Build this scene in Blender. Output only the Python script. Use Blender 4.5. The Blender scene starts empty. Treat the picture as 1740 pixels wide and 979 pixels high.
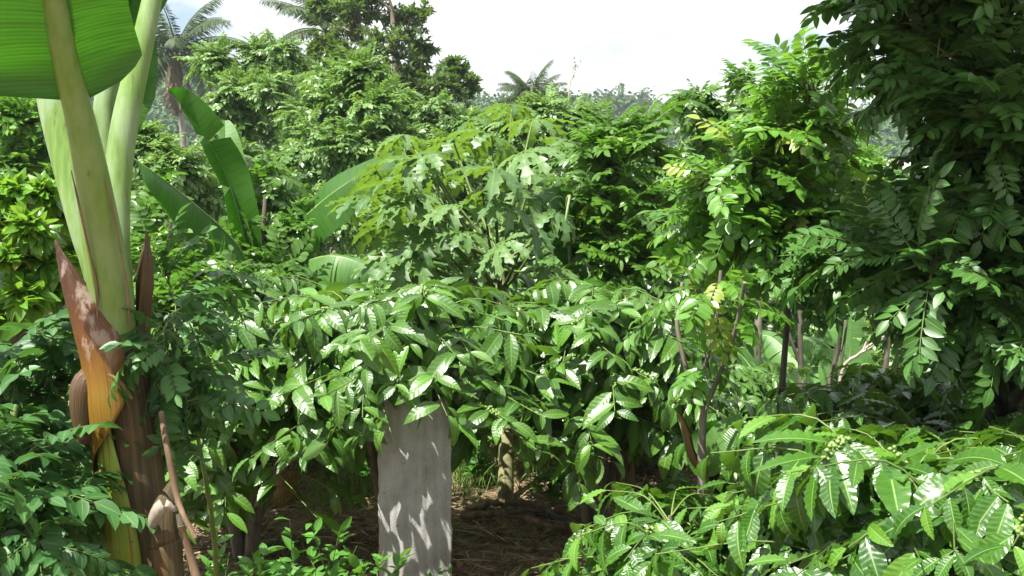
import bpy, math, random
import numpy as np
from math import sin, cos, pi, radians, sqrt
sc = bpy.context.scene
COL = sc.collection

# ------------------------------------------------------------------ camera, sky, sun, exposure
CAMZ, PITCH, FPX = 1.7, radians(5.4), 1691.7
cam = bpy.data.cameras.new('camera'); cam.lens = 35; cam.sensor_width = 36
cam.clip_start = 0.05; cam.clip_end = 3000
camo = bpy.data.objects.new('camera', cam); COL.objects.link(camo)
camo.location = (0, 0, CAMZ); camo.rotation_euler = (pi/2 - PITCH, 0, 0)
sc.camera = camo
TO_SUN = np.array([-0.38, -0.33, 0.88]); TO_SUN /= np.linalg.norm(TO_SUN)
SUN_EL = math.asin(TO_SUN[2]); SUN_AZ = math.atan2(TO_SUN[0], TO_SUN[1])
world = bpy.data.worlds.new('World'); sc.world = world; world.use_nodes = True
wn = world.node_tree.nodes; wl = world.node_tree.links; wn.clear()
w_out = wn.new('ShaderNodeOutputWorld'); w_bg = wn.new('ShaderNodeBackground')
w_bg.inputs['Strength'].default_value = 0.062
w_sky = wn.new('ShaderNodeTexSky'); w_sky.sky_type = 'NISHITA'; w_sky.sun_disc = False
w_sky.sun_elevation = SUN_EL; w_sky.sun_rotation = SUN_AZ
w_tc = wn.new('ShaderNodeTexCoord'); w_map = wn.new('ShaderNodeMapping')
w_map.inputs['Scale'].default_value = (1.6, 1.6, 3.6); w_map.inputs['Location'].default_value = (0.35, 0.1, 0.25)
w_noise = wn.new('ShaderNodeTexNoise'); w_noise.inputs['Scale'].default_value = 2.4
w_noise.inputs['Detail'].default_value = 9; w_noise.inputs['Roughness'].default_value = 0.55
w_ramp = wn.new('ShaderNodeValToRGB')
w_ramp.color_ramp.elements[0].position = 0.34; w_ramp.color_ramp.elements[1].position = 0.47
w_mix = wn.new('ShaderNodeMix'); w_mix.data_type = 'RGBA'
w_mix.inputs['B'].default_value = (7.3, 7.35, 7.45, 1)
wl.new(w_tc.outputs['Generated'], w_map.inputs['Vector']); wl.new(w_map.outputs['Vector'], w_noise.inputs['Vector'])
wl.new(w_noise.outputs['Fac'], w_ramp.inputs['Fac']); wl.new(w_ramp.outputs['Color'], w_mix.inputs['Factor'])
wl.new(w_sky.outputs['Color'], w_mix.inputs['A']); wl.new(w_mix.outputs['Result'], w_bg.inputs['Color'])
wl.new(w_bg.outputs['Background'], w_out.inputs['Surface'])
sun = bpy.data.lights.new('sun', 'SUN'); sun.energy = 5.0; sun.angle = radians(0.53); sun.color = (1, 0.965, 0.9)
suno = bpy.data.objects.new('sun', sun); COL.objects.link(suno)
from mathutils import Vector
suno.rotation_euler = Vector(TO_SUN).to_track_quat('Z', 'Y').to_euler()
sc.view_settings.view_transform = 'Standard'; sc.view_settings.look = 'None'
sc.view_settings.exposure = 1.52; sc.view_settings.gamma = 1.0; sc.view_settings.use_curve_mapping = False
sc.cycles.max_bounces = 6; sc.cycles.diffuse_bounces = 3; sc.cycles.glossy_bounces = 2
sc.cycles.transmission_bounces = 4; sc.cycles.volume_bounces = 0; sc.cycles.use_denoising = True
sc.cycles.sample_clamp_indirect = 6; sc.cycles.caustics_reflective = False; sc.cycles.caustics_refractive = False

HAZE = True

# ------------------------------------------------------------------ helpers
rs = np.random.RandomState(7)

def W(px, py, Y):
    """point of the place seen at a photo pixel, Y metres ahead"""
    x = (px - 870) / FPX; u = -(py - 489.5) / FPX
    f = cos(PITCH) + sin(PITCH) * u
    t = Y / f
    return np.array([x * t, Y, CAMZ + (-sin(PITCH) + cos(PITCH) * u) * t])

def PX(n, Y): return n / FPX * Y
def V3(*a): return np.array(a, float)
def nrm(a):
    a = np.asarray(a, float)
    return a / np.maximum(np.linalg.norm(a, axis=-1, keepdims=True), 1e-9)
UP = V3(0, 0, 1)

def frames(D, N):
    y = nrm(D); N = np.broadcast_to(N, y.shape)
    x = nrm(np.cross(y, N)); z = np.cross(x, y)
    return np.stack([x, y, z], axis=-1)

class T:
    """a template mesh: v, f (quads), uv, material index per face"""
    def __init__(s, v, f, uv, m=None):
        s.v = np.asarray(v, float); s.f = np.asarray(f, int); s.uv = np.asarray(uv, float)
        s.m = np.zeros(len(s.f), int) if m is None else np.asarray(m, int)

class Geo:
    def __init__(s): s.V = []; s.U = []; s.F = []; s.n = 0
    def add(s, v, f, uv=None, m=0, rnd=0.5):
        v = np.asarray(v, float); f = np.asarray(f, int)
        if len(v) == 0 or len(f) == 0: return
        uv = np.zeros((len(v), 2)) if uv is None else np.asarray(uv, float)
        s.V.append(v); s.U.append(uv)
        s.F.append((f + s.n, np.broadcast_to(np.asarray(m, int), (len(f),)), np.broadcast_to(np.asarray(rnd, float), (len(f),))))
        s.n += len(v)
    def inst(s, t, R, pos, sc_, rnd):
        N = len(pos)
        if N == 0: return
        sc_ = np.broadcast_to(np.asarray(sc_, float), (N,))
        v = np.einsum('nij,vj->nvi', R, t.v) * sc_[:, None, None] + np.asarray(pos)[:, None, :]
        k = len(t.v)
        f = t.f[None] + (np.arange(N) * k)[:, None, None]
        s.add(v.reshape(-1, 3), f.reshape(-1, t.f.shape[1]), np.tile(t.uv, (N, 1)), np.tile(t.m, N), np.repeat(rnd, len(t.f)))
    def build(s, name, mats, parent=None, org=None, smooth=True, solid=0):
        me = bpy.data.meshes.new(name)
        if s.n:
            v = np.concatenate(s.V); uv = np.concatenate(s.U)
            if org is not None: v = v - np.asarray(org)
            nl = sum(f.size for f, _, _ in s.F); npoly = sum(len(f) for f, _, _ in s.F)
            me.vertices.add(len(v)); me.vertices.foreach_set('co', v.astype(np.float32).ravel())
            me.loops.add(nl); me.polygons.add(npoly)
            li = np.concatenate([f.ravel() for f, _, _ in s.F])
            tot = np.concatenate([np.full(len(f), f.shape[1]) for f, _, _ in s.F])
            st = np.concatenate([[0], np.cumsum(tot)[:-1]])
            me.loops.foreach_set('vertex_index', li.astype(np.int32))
            me.polygons.foreach_set('loop_start', st.astype(np.int32))
            me.polygons.foreach_set('loop_total', tot.astype(np.int32))
            me.polygons.foreach_set('material_index', np.concatenate([m for _, m, _ in s.F]).astype(np.int32))
            me.polygons.foreach_set('use_smooth', np.full(npoly, smooth))
            ul = me.uv_layers.new(name='UVMap'); ul.data.foreach_set('uv', uv[li].astype(np.float32).ravel())
            at = me.attributes.new('rnd', 'FLOAT', 'FACE')
            at.data.foreach_set('value', np.concatenate([r for _, _, r in s.F]).astype(np.float32))
            me.update()
        for m in (mats if isinstance(mats, (list, tuple)) else [mats]): me.materials.append(m)
        o = bpy.data.objects.new(name, me); COL.objects.link(o)
        if parent is not None: o.parent = parent
        elif org is not None: o.location = org
        if solid:
            md = o.modifiers.new('Solidify', 'SOLIDIFY'); md.thickness = solid; md.offset = -1
        return o

def thing(name, label, cat, org=(0, 0, 0), group=None):
    o = bpy.data.objects.new(name, None); COL.objects.link(o); o.location = org; o.empty_display_size = 0.1
    return tag(o, label, cat, group)
def tag(o, label=None, cat=None, group=None, kind=None):
    if label: o['label'] = label
    if cat: o['category'] = cat
    if group: o['group'] = group
    if kind: o['kind'] = kind
    return o
def dup(root, loc, rz=0.0, s=1.0, label=None, group=None):
    r = root.copy(); COL.objects.link(r); r.location = loc; r.rotation_euler = (0, 0, rz); r.scale = (s, s, s)
    if label: r['label'] = label
    if group: r['group'] = group
    for ch in root.children:
        c = ch.copy(); COL.objects.link(c); c.parent = r
        for g in ch.children:
            d = g.copy(); COL.objects.link(d); d.parent = c
    return r

def bez(*P, n=10):
    """smooth curve through control points (Catmull-Rom)"""
    P = [np.asarray(p, float) for p in P]
    if len(P) == 2: return np.array([P[0] + (P[1] - P[0]) * t for t in np.linspace(0, 1, n)])
    Q = [2 * P[0] - P[1]] + P + [2 * P[-1] - P[-2]]
    out = []; seg = len(P) - 1
    for u in np.linspace(0, seg, n):
        i = min(int(u), seg - 1); t = u - i
        a, b, c, d = Q[i:i + 4]
        out.append(0.5 * ((2 * b) + (-a + c) * t + (2 * a - 5 * b + 4 * c - d) * t * t + (-a + 3 * b - 3 * c + d) * t ** 3))
    return np.array(out)

def tube(G, P, R, k=6, m=0, rnd=0.5, cap=True, flat=1.0, wob=0.0):
    P = np.asarray(P, float); n = len(P); R = np.interp(np.linspace(0, 1, n), np.linspace(0, 1, len(np.atleast_1d(R))), np.atleast_1d(R)) if np.size(R) > 1 else np.full(n, float(R))
    Tn = nrm(np.gradient(P, axis=0))
    ref = V3(0, -1, 0) if abs(Tn[0][1]) < 0.9 else V3(1, 0, 0)
    E1 = nrm(np.cross(Tn, ref)); E2 = np.cross(Tn, E1)
    a = np.linspace(0, 2 * pi, k + 1)
    rr = R[:, None] * (1 + wob * np.sin(a * 3 + np.linspace(0, 9, n)[:, None]) * 0.6)
    v = P[:, None, :] + rr[..., None] * (np.cos(a)[None, :, None] * E1[:, None, :] + flat * np.sin(a)[None, :, None] * E2[:, None, :])
    L = np.concatenate([[0], np.cumsum(np.linalg.norm(np.diff(P, axis=0), axis=1))])
    uv = np.stack([np.broadcast_to(a / (2 * pi), (n, k + 1)), np.broadcast_to(L[:, None], (n, k + 1))], -1)
    i, j = np.meshgrid(np.arange(n - 1), np.arange(k), indexing='ij')
    b = i * (k + 1) + j
    f = np.stack([b, b + 1, b + k + 2, b + k + 1], -1).reshape(-1, 4)
    G.add(v.reshape(-1, 3), f, uv.reshape(-1, 2), m, rnd)
    if cap:
        for row, flip in ((0, True), (n - 1, False)):
            vv = v[row, :k]; ff = np.arange(k)[::-1] if flip else np.arange(k)
            G.add(vv, [ff], np.tile([0.5, L[row]], (k, 1)), m, rnd)

def shell(G, P, R, A0, A1, k=10, m=0, rnd=0.5, flat=1.0, e1=V3(1, 0, 0)):
    """part of a tube wall between the angles A0 and A1 (0 = right, 90 = towards -Y, 180 = left)"""
    P = np.asarray(P, float); n = len(P); s = np.linspace(0, 1, n)
    I = lambda q: np.interp(s, np.linspace(0, 1, len(np.atleast_1d(q))), np.atleast_1d(q)) if np.size(q) > 1 else np.full(n, float(q))
    R, A0, A1 = I(R), np.radians(I(A0)), np.radians(I(A1))
    Tn = nrm(np.gradient(P, axis=0))
    E1 = nrm(e1 - (Tn @ e1)[:, None] * Tn); E2 = np.cross(E1, Tn)
    E2 *= np.where(E2[:, 1] > 0, -1, 1)[:, None]
    q = np.linspace(0, 1, k + 1)
    a = A0[:, None] + (A1 - A0)[:, None] * q[None]
    v = P[:, None, :] + R[:, None, None] * (np.cos(a)[..., None] * E1[:, None, :] + flat * np.sin(a)[..., None] * E2[:, None, :])
    uv = np.stack([a / (2 * pi), np.broadcast_to(s[:, None], a.shape)], -1)
    i, j = np.meshgrid(np.arange(n - 1), np.arange(k), indexing='ij'); b = i * (k + 1) + j
    f = np.stack([b, b + 1, b + k + 2, b + k + 1], -1).reshape(-1, 4)
    G.add(v.reshape(-1, 3), f, uv.reshape(-1, 2), m, rnd)

# ------------------------------------------------------------------ leaf templates (length 1 along +Y, face up +Z)
def leaf_t(w=0.42, rows=8, cols=1, droop=0.35, fold=0.25, wave=0.0, nw=6, peak=0.42, tip=1.0, stalk=0.04, r=None, side=0.0):
    r = r or random.Random(1)
    ph = r.uniform(0, 6)
    v = []; uv = []
    for i in range(rows + 1):
        s = i / rows
        y0 = stalk + (1 - stalk) * s
        a = s ** (math.log(0.5) / math.log(peak))
        pr = (sin(pi * a) ** (0.85 * tip)) if 0 < s < 1 else 0.0
        hw = max(w / 2 * pr, 0.004)
        yy = sin(droop * y0) / max(droop, 1e-3) if abs(droop) > 1e-3 else y0
        zz = -(1 - cos(droop * y0)) / max(abs(droop), 1e-3) * (1 if droop > 0 else -1) if abs(droop) > 1e-3 else 0
        for j in range(-cols, cols + 1):
            q = j / cols
            wv = wave * sin(nw * 2 * pi * s + ph + (1.2 if q < 0 else 0)) * abs(q) ** 2 * min(1, pr * 1.5)
            v.append((q * hw * cos(fold) * (1 + 0.12 * wave * 8 * sin(nw * 2 * pi * s + ph)) + side * y0 * y0, yy, zz + abs(q) * hw * sin(fold) + wv))
            uv.append((0.5 + 0.5 * q, s))
    c = 2 * cols + 1; f = []
    for i in range(rows):
        for j in range(2 * cols):
            b = i * c + j; f.append((b, b + 1, b + c + 1, b + c))
    return T(v, f, uv)

def quad_leaf(w=0.45, fold=0.2):
    return T([(0, 0, 0), (w / 2, 0.45, fold * w / 2), (0, 1, -0.05), (-w / 2, 0.45, fold * w / 2)], [(0, 1, 2, 3)], [(0.5, 0), (1, 0.5), (0.5, 1), (0, 0.5)])

def merge_t(parts):
    v = []; f = []; uv = []; m = []; n = 0
    for t, R, p, s, mi in parts:
        v.append((t.v @ R.T) * s + p); f.append(t.f + n); uv.append(t.uv); m.append(np.full(len(t.f), mi)); n += len(t.v)
    return T(np.concatenate(v), np.concatenate(f), np.concatenate(uv), np.concatenate(m))

def pinnate_t(pairs=6, ll=0.24, lw=0.5, droop=0.6, lite=False, seed=0, hang=0.25, rach=0.008, terminal=True, start=0.22):
    """a compound leaf: rachis of length 1 with pairs of leaflets and one at the end"""
    r = random.Random(seed); q = np.random.RandomState(seed)
    def pos(s): return V3(0, sin(droop * s) / droop, -(1 - cos(droop * s)) / droop)
    def tan(s): return V3(0, cos(droop * s), -sin(droop * s))
    L = [quad_leaf(lw, 0.3)] if lite else [leaf_t(lw, 4, 1, r.uniform(0.1, 0.5), r.uniform(0.1, 0.4), tip=0.9, peak=0.42, r=r) for _ in range(4)]
    parts = []
    G = Geo()
    n = 4 if lite else 7
    tube(G, [pos(s) for s in np.linspace(0, 1, n)], [rach * 1.5, rach * 0.6], 3, cap=False)
    parts.append((T(G.V[0], G.F[0][0], G.U[0] * 0 + [0.5, 0.5]), np.eye(3), V3(0, 0, 0), 1.0, 1))
    for i in range(pairs):
        s = start + (1 - start) * (i / pairs) + 0.03
        sz = ll * (0.75 + 0.5 * sin(pi * (0.2 + 0.7 * i / pairs)))
        for sd in (-1, 1):
            a = radians(r.uniform(52, 74))
            t = tan(s); side = V3(sd, 0, 0)
            nn = np.cross(side, t) * sd
            h = hang * r.uniform(0.2, 1.6)
            d = t * cos(a) + side * sin(a) - UP * h
            N = nn + side * 0.35 * (-1) * r.uniform(-.4, 1) + 0.25 * q.randn(3)
            parts.append((r.choice(L), frames(d, N), pos(s + r.uniform(-.01, .01)), sz * r.uniform(0.88, 1.1), 0))
    if terminal: parts.append((r.choice(L), frames(tan(1) - UP * 0.1, UP + 0.2 * q.randn(3)), pos(1.0), ll * 1.15, 0))
    return merge_t(parts)

# ------------------------------------------------------------------ materials
def newmat(name):
    m = bpy.data.materials.new(name); m.use_nodes = True
    nt = m.node_tree; nt.nodes.clear()
    return m, nt, nt.nodes, nt.links
def mth(nt, op, a, b=None, c=None):
    n = nt.nodes.new('ShaderNodeMath'); n.operation = op
    for i, x in enumerate((a, b, c)):
        if x is None: continue
        if isinstance(x, (int, float)): n.inputs[i].default_value = x
        else: nt.links.new(x, n.inputs[i])
    return n.outputs[0]
def mixc(nt, fac, a, b, mode='MIX'):
    n = nt.nodes.new('ShaderNodeMix'); n.data_type = 'RGBA'; n.blend_type = mode; n.clamp_factor = True
    for key, x in (('Factor', fac), ('A', a), ('B', b)):
        s = [i for i in n.inputs if i.name == key and i.enabled][0] if key != 'Factor' else n.inputs[0]
        if isinstance(x, (int, float)): s.default_value = x
        elif isinstance(x, tuple): s.default_value = (*x, 1) if len(x) == 3 else x
        else: nt.links.new(x, s)
    return [o for o in n.outputs if o.enabled][0]
def noise(nt, scale, detail=4, vec=None, rough=0.6, stretch=None):
    n = nt.nodes.new('ShaderNodeTexNoise'); n.inputs['Scale'].default_value = scale; n.inputs['Detail'].default_value = detail
    n.inputs['Roughness'].default_value = rough
    if vec is None:
        t = nt.nodes.new('ShaderNodeTexCoord'); vec = t.outputs['Object']
    if stretch:
        mp = nt.nodes.new('ShaderNodeMapping'); mp.inputs['Scale'].default_value = stretch
        nt.links.new(vec, mp.inputs['Vector']); vec = mp.outputs['Vector']
    nt.links.new(vec, n.inputs['Vector'])
    return n.outputs['Fac']
def ramp(nt, fac, *stops):
    n = nt.nodes.new('ShaderNodeValToRGB'); cr = n.color_ramp
    while len(cr.elements) < len(stops): cr.elements.new(0.5)
    for e, (p, c) in zip(cr.elements, stops):
        e.position = p; e.color = (*c, 1) if len(c) == 3 else c
    nt.links.new(fac, n.inputs['Fac']); return n.outputs['Color']
def smooth_step(nt, x, a, b):
    n = nt.nodes.new('ShaderNodeMapRange'); n.interpolation_type = 'SMOOTHSTEP'
    nt.links.new(x, n.inputs['Value']); n.inputs['From Min'].default_value = a; n.inputs['From Max'].default_value = b
    return n.outputs['Result']

def leafmat(name, ca, cb, tc=(0.16, 0.34, 0.03), tf=0.3, rough=0.38, spec=0.5, veins=0, bump=0.0, under=None, odd=None, mid=True, blot=0.25, banana=False, mid_amt=0.55):
    m, nt, N, L = newmat(name)
    out = N.new('ShaderNodeOutputMaterial'); pb = N.new('ShaderNodeBsdfPrincipled'); tr = N.new('ShaderNodeBsdfTranslucent'); mx = N.new('ShaderNodeMixShader')
    at = N.new('ShaderNodeAttribute'); at.attribute_name = 'rnd'
    rn = at.outputs['Fac']
    col = mixc(nt, rn, ca, cb)
    nz = noise(nt, 9, 3)
    col = mixc(nt, mth(nt, 'MULTIPLY', smooth_step(nt, nz, 0.4, 0.75), blot), col, tuple(min(1, c * 1.9) for c in cb))
    col = mixc(nt, mth(nt, 'MULTIPLY', smooth_step(nt, noise(nt, 38, 4), 0.66, 0.72), 0.55), col, (0.16, 0.12, 0.03))
    if odd:                                   # a few leaves of another colour (young, yellowing or red)
        oc, thr = odd
        col = mixc(nt, smooth_step(nt, rn, thr, min(thr + 0.04, 0.999)), col, oc)
    uvn = N.new('ShaderNodeUVMap'); sp = N.new('ShaderNodeSeparateXYZ'); L.new(uvn.outputs['UV'], sp.inputs[0])
    au = mth(nt, 'ABSOLUTE', mth(nt, 'SUBTRACT', sp.outputs[0], 0.5))
    hgt = None
    if mid:
        mf = mth(nt, 'SUBTRACT', 1.0, smooth_step(nt, au, 0.012, 0.04))
        col = mixc(nt, mth(nt, 'MULTIPLY', mf, mid_amt), col, (0.22, 0.36, 0.10))
    if veins:
        ph = mth(nt, 'SUBTRACT', mth(nt, 'MULTIPLY', sp.outputs[1], float(veins)), mth(nt, 'MULTIPLY', au, 1.9))
        sw = mth(nt, 'ABSOLUTE', mth(nt, 'SINE', mth(nt, 'MULTIPLY', ph, pi)))
        vf = mth(nt, 'SUBTRACT', 1.0, smooth_step(nt, sw, 0.0, 0.16))
        col = mixc(nt, mth(nt, 'MULTIPLY', vf, 0.30), col, (0.15, 0.30, 0.06))
        hgt = mth(nt, 'MULTIPLY', mth(nt, 'ADD', mth(nt, 'SINE', mth(nt, 'MULTIPLY', ph, 2 * pi)), 1.0), mth(nt, 'MULTIPLY', smooth_step(nt, au, 0.0, 0.25), 0.5))
        hgt = mth(nt, 'ADD', hgt, mth(nt, 'MULTIPLY', noise(nt, 70, 3), 1.3))
    if banana:
        sw = mth(nt, 'SINE', mth(nt, 'MULTIPLY', sp.outputs[1], 2 * pi * 105))
        nb = noise(nt, 1.0, 2, sp.outputs[1] if False else uvn.outputs['UV'], stretch=(2.0, 60, 1))
        col = mixc(nt, mth(nt, 'MULTIPLY', smooth_step(nt, nb, 0.45, 0.7), 0.45), col, tuple(c * 0.62 for c in ca))
        hgt = mth(nt, 'ADD', mth(nt, 'MULTIPLY', sw, 0.5), mth(nt, 'MULTIPLY', nb, 1.2))
        ribf = mth(nt, 'ADD', mth(nt, 'MULTIPLY', smooth_step(nt, sw, -0.6, 1.0), 0.45), mth(nt, 'MULTIPLY', smooth_step(nt, nb, 0.35, 0.7), 0.55))
    geo = N.new('ShaderNodeNewGeometry')
    un = under or tuple(0.55 * a + 0.45 * b + 0.015 for a, b in zip(ca, cb))
    col2 = mixc(nt, mth(nt, 'MULTIPLY', geo.outputs['Backfacing'], 0.75), col, un)
    L.new(col2, pb.inputs['Base Color'])
    ro = mth(nt, 'ADD', mth(nt, 'MULTIPLY', geo.outputs['Backfacing'], 0.25), mth(nt, 'ADD', rough - 0.05, mth(nt, 'MULTIPLY', nz, 0.12)))
    L.new(ro, pb.inputs['Roughness']); pb.inputs['Specular IOR Level'].default_value = spec
    tcol = mixc(nt, mth(nt, 'MULTIPLY', rn, 0.5), tc, tuple(min(1, c * 1.3) for c in tc))
    if banana: tcol = mixc(nt, ribf, tcol, mixc(nt, 1.0, tcol, (0.35, 0.42, 0.3), 'MULTIPLY'))
    L.new(tcol, tr.inputs['Color'])
    mx.inputs[0].default_value = tf
    L.new(pb.outputs[0], mx.inputs[1]); L.new(tr.outputs[0], mx.inputs[2]); L.new(mx.outputs[0], out.inputs['Surface'])
    if bump:
        if hgt is None: hgt = noise(nt, 60, 2)
        b = N.new('ShaderNodeBump'); b.inputs['Distance'].default_value = bump; b.inputs['Strength'].default_value = 1.0
        L.new(hgt, b.inputs['Height']); L.new(b.outputs[0], pb.inputs['Normal'])
    return m

def barkmat(name, ca, cb, scale=14, stretch=(1, 1, 0.25), rough=0.85, bump=0.004, spots=None, spec=0.3):
    m, nt, N, L = newmat(name)
    out = N.new('ShaderNodeOutputMaterial'); pb = N.new('ShaderNodeBsdfPrincipled')
    n1 = noise(nt, scale, 6, stretch=stretch); n2 = noise(nt, scale * 0.22, 3)
    col = mixc(nt, smooth_step(nt, n1, 0.3, 0.7), ca, cb)
    col = mixc(nt, mth(nt, 'MULTIPLY', smooth_step(nt, n2, 0.45, 0.7), 0.5), col, tuple(0.5 * x for x in ca))
    if spots: col = mixc(nt, smooth_step(nt, noise(nt, scale * 0.6, 3), 0.58, 0.68), col, spots)
    L.new(col, pb.inputs['Base Color']); pb.inputs['Roughness'].default_value = rough; pb.inputs['Specular IOR Level'].default_value = spec
    b = N.new('ShaderNodeBump'); b.inputs['Distance'].default_value = bump; L.new(n1, b.inputs['Height']); L.new(b.outputs[0], pb.inputs['Normal'])
    L.new(pb.outputs[0], out.inputs['Surface'])
    return m

M = {}
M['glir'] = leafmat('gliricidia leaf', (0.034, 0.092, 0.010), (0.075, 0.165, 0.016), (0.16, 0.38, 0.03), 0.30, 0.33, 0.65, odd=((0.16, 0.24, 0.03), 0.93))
M['glir_lit'] = leafmat('gliricidia leaf sunlit', (0.045, 0.13, 0.014), (0.10, 0.23, 0.028), (0.22, 0.46, 0.04), 0.34, 0.34, 0.65, odd=((0.24, 0.30, 0.05), 0.9))  # lighter copy of the leaf, sunlight put into the colour
M['glir_shaded'] = leafmat('gliricidia leaf shaded', (0.024, 0.072, 0.011), (0.046, 0.125, 0.018), (0.09, 0.26, 0.025), 0.20, 0.42, 0.45)  # darker copy of the leaf, shade put into the colour
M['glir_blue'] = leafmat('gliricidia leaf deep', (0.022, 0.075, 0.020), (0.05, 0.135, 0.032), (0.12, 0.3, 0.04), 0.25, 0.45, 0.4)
M['accia'] = leafmat('acacia leaf', (0.060, 0.130, 0.028), (0.15, 0.26, 0.07), (0.24, 0.42, 0.06), 0.28, 0.43, 0.5, mid=False)
M['tall'] = leafmat('tall tree leaf', (0.035, 0.075, 0.018), (0.10, 0.165, 0.04), (0.16, 0.28, 0.03), 0.25, 0.36, 0.6, mid=False)
M['yel'] = leafmat('clove leaf', (0.05, 0.15, 0.012), (0.13, 0.28, 0.022), (0.28, 0.50, 0.04), 0.33, 0.33, 0.6, odd=((0.20, 0.10, 0.04), 0.96))
M['coffee'] = leafmat('coffee leaf', (0.024, 0.078, 0.007), (0.062, 0.145, 0.013), (0.18, 0.38, 0.02), 0.22, 0.37, 0.65, veins=9, bump=0.00065, under=(0.10, 0.18, 0.05), odd=((0.075, 0.19, 0.018), 0.92))
M['coffee_near'] = leafmat('large coffee leaf', (0.018, 0.066, 0.006), (0.046, 0.125, 0.011), (0.17, 0.38, 0.02), 0.20, 0.34, 0.7, veins=11, bump=0.00065, under=(0.11, 0.20, 0.05), odd=((0.085, 0.20, 0.018), 0.92), mid_amt=0.75)
M['papaya'] = leafmat('papaya leaf', (0.045, 0.105, 0.03), (0.11, 0.19, 0.06), (0.24, 0.42, 0.04), 0.28, 0.44, 0.5, under=(0.12, 0.2, 0.06))
M['banana'] = leafmat('banana leaf', (0.035, 0.11, 0.012), (0.06, 0.16, 0.02), (0.045, 0.20, 0.004), 0.42, 0.36, 0.5, banana=True, bump=0.0007, mid=False, under=(0.07, 0.17, 0.03), blot=0.0)
M['banana_pale'] = leafmat('banana leaf pale', (0.08, 0.19, 0.04), (0.13, 0.26, 0.07), (0.20, 0.45, 0.04), 0.38, 0.36, 0.5, banana=True, bump=0.0007, mid=False, blot=0.0)
M['banana_dry'] = leafmat('dry banana leaf', (0.045, 0.026, 0.012), (0.095, 0.056, 0.027), (0.12, 0.06, 0.02), 0.15, 0.7, 0.2, bump=0.002, mid=False, under=(0.2, 0.13, 0.07))
M['herb'] = leafmat('herb leaf', (0.04, 0.13, 0.02), (0.08, 0.21, 0.03), (0.2, 0.42, 0.04), 0.3, 0.36, 0.5)
M['grass'] = leafmat('grass blade', (0.06, 0.13, 0.02), (0.13, 0.2, 0.04), (0.2, 0.36, 0.05), 0.3, 0.5, 0.3, mid=False)
M['straw'] = leafmat('dry grass blade', (0.24, 0.18, 0.10), (0.56, 0.46, 0.28), (0.2, 0.14, 0.07), 0.1, 0.7, 0.2, mid=False, odd=((0.07, 0.045, 0.03), 0.75))
M['litter'] = leafmat('fallen leaf', (0.10, 0.06, 0.035), (0.25, 0.16, 0.09), (0.2, 0.12, 0.05), 0.1, 0.7, 0.2, mid=False)
M['frond'] = leafmat('palm frond', (0.016, 0.036, 0.010), (0.042, 0.07, 0.02), (0.12, 0.2, 0.04), 0.2, 0.55, 0.3, mid=False)
M['frond_dry'] = leafmat('dry palm frond', (0.11, 0.085, 0.055), (0.2, 0.16, 0.10), (0.1, 0.08, 0.04), 0.1, 0.6, 0.3, mid=False)
M['forest'] = leafmat('forest leaf', (0.030, 0.075, 0.020), (0.085, 0.16, 0.04), (0.07, 0.13, 0.03), 0.15, 0.6, 0.3, mid=False, odd=((0.13, 0.13, 0.07), 0.93))
M['rachis'] = barkmat('leaf stalk', (0.06, 0.105, 0.022), (0.115, 0.17, 0.04), rough=0.5, bump=0.0)
M['bark'] = barkmat('grey bark', (0.10, 0.085, 0.065), (0.24, 0.21, 0.17))
M['bark_dark'] = barkmat('brown bark', (0.055, 0.047, 0.034), (0.13, 0.115, 0.083))
M['bark_pale'] = barkmat('bleached bark', (0.30, 0.25, 0.20), (0.48, 0.42, 0.36))
M['palm_bark'] = barkmat('palm bark', (0.16, 0.14, 0.12), (0.30, 0.27, 0.23), 8, (1, 1, 4), bump=0.02)
M['pap_bark'] = barkmat('papaya bark', (0.12, 0.12, 0.05), (0.23, 0.22, 0.10), 9, (1, 1, 2.5), 0.7, 0.004)
M['coffee_bark'] = barkmat('coffee bark', (0.09, 0.075, 0.055), (0.2, 0.17, 0.12), 30)
M['twig'] = barkmat('green twig', (0.08, 0.13, 0.03), (0.14, 0.2, 0.05), rough=0.6, bump=0.0005)
M['deadwood'] = barkmat('dead wood', (0.10, 0.062, 0.036), (0.24, 0.165, 0.10), 22)

def simple(name, col, rough=0.5, var=0.2, sc_=30, bump=0.0, spec=0.5, trans=0.0):
    m, nt, N, L = newmat(name)
    out = N.new('ShaderNodeOutputMaterial'); pb = N.new('ShaderNodeBsdfPrincipled')
    n = noise(nt, sc_, 4)
    at = N.new('ShaderNodeAttribute'); at.attribute_name = 'rnd'
    c = mixc(nt, n, tuple(x * (1 - var) for x in col), tuple(min(1, x * (1 + var)) for x in col))
    c = mixc(nt, mth(nt, 'MULTIPLY', at.outputs['Fac'], 0.35), c, tuple(min(1, x * 1.6) for x in col))
    L.new(c, pb.inputs['Base Color']); pb.inputs['Roughness'].default_value = rough; pb.inputs['Specular IOR Level'].default_value = spec
    if bump:
        b = N.new('ShaderNodeBump'); b.inputs['Distance'].default_value = bump; L.new(n, b.inputs['Height']); L.new(b.outputs[0], pb.inputs['Normal'])
    L.new(pb.outputs[0], out.inputs['Surface']); return m
M['berry'] = simple('green coffee cherry', (0.15, 0.235, 0.06), 0.34, 0.2, 40)
M['papfruit'] = simple('green papaya', (0.08, 0.17, 0.03), 0.4, 0.3)

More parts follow.
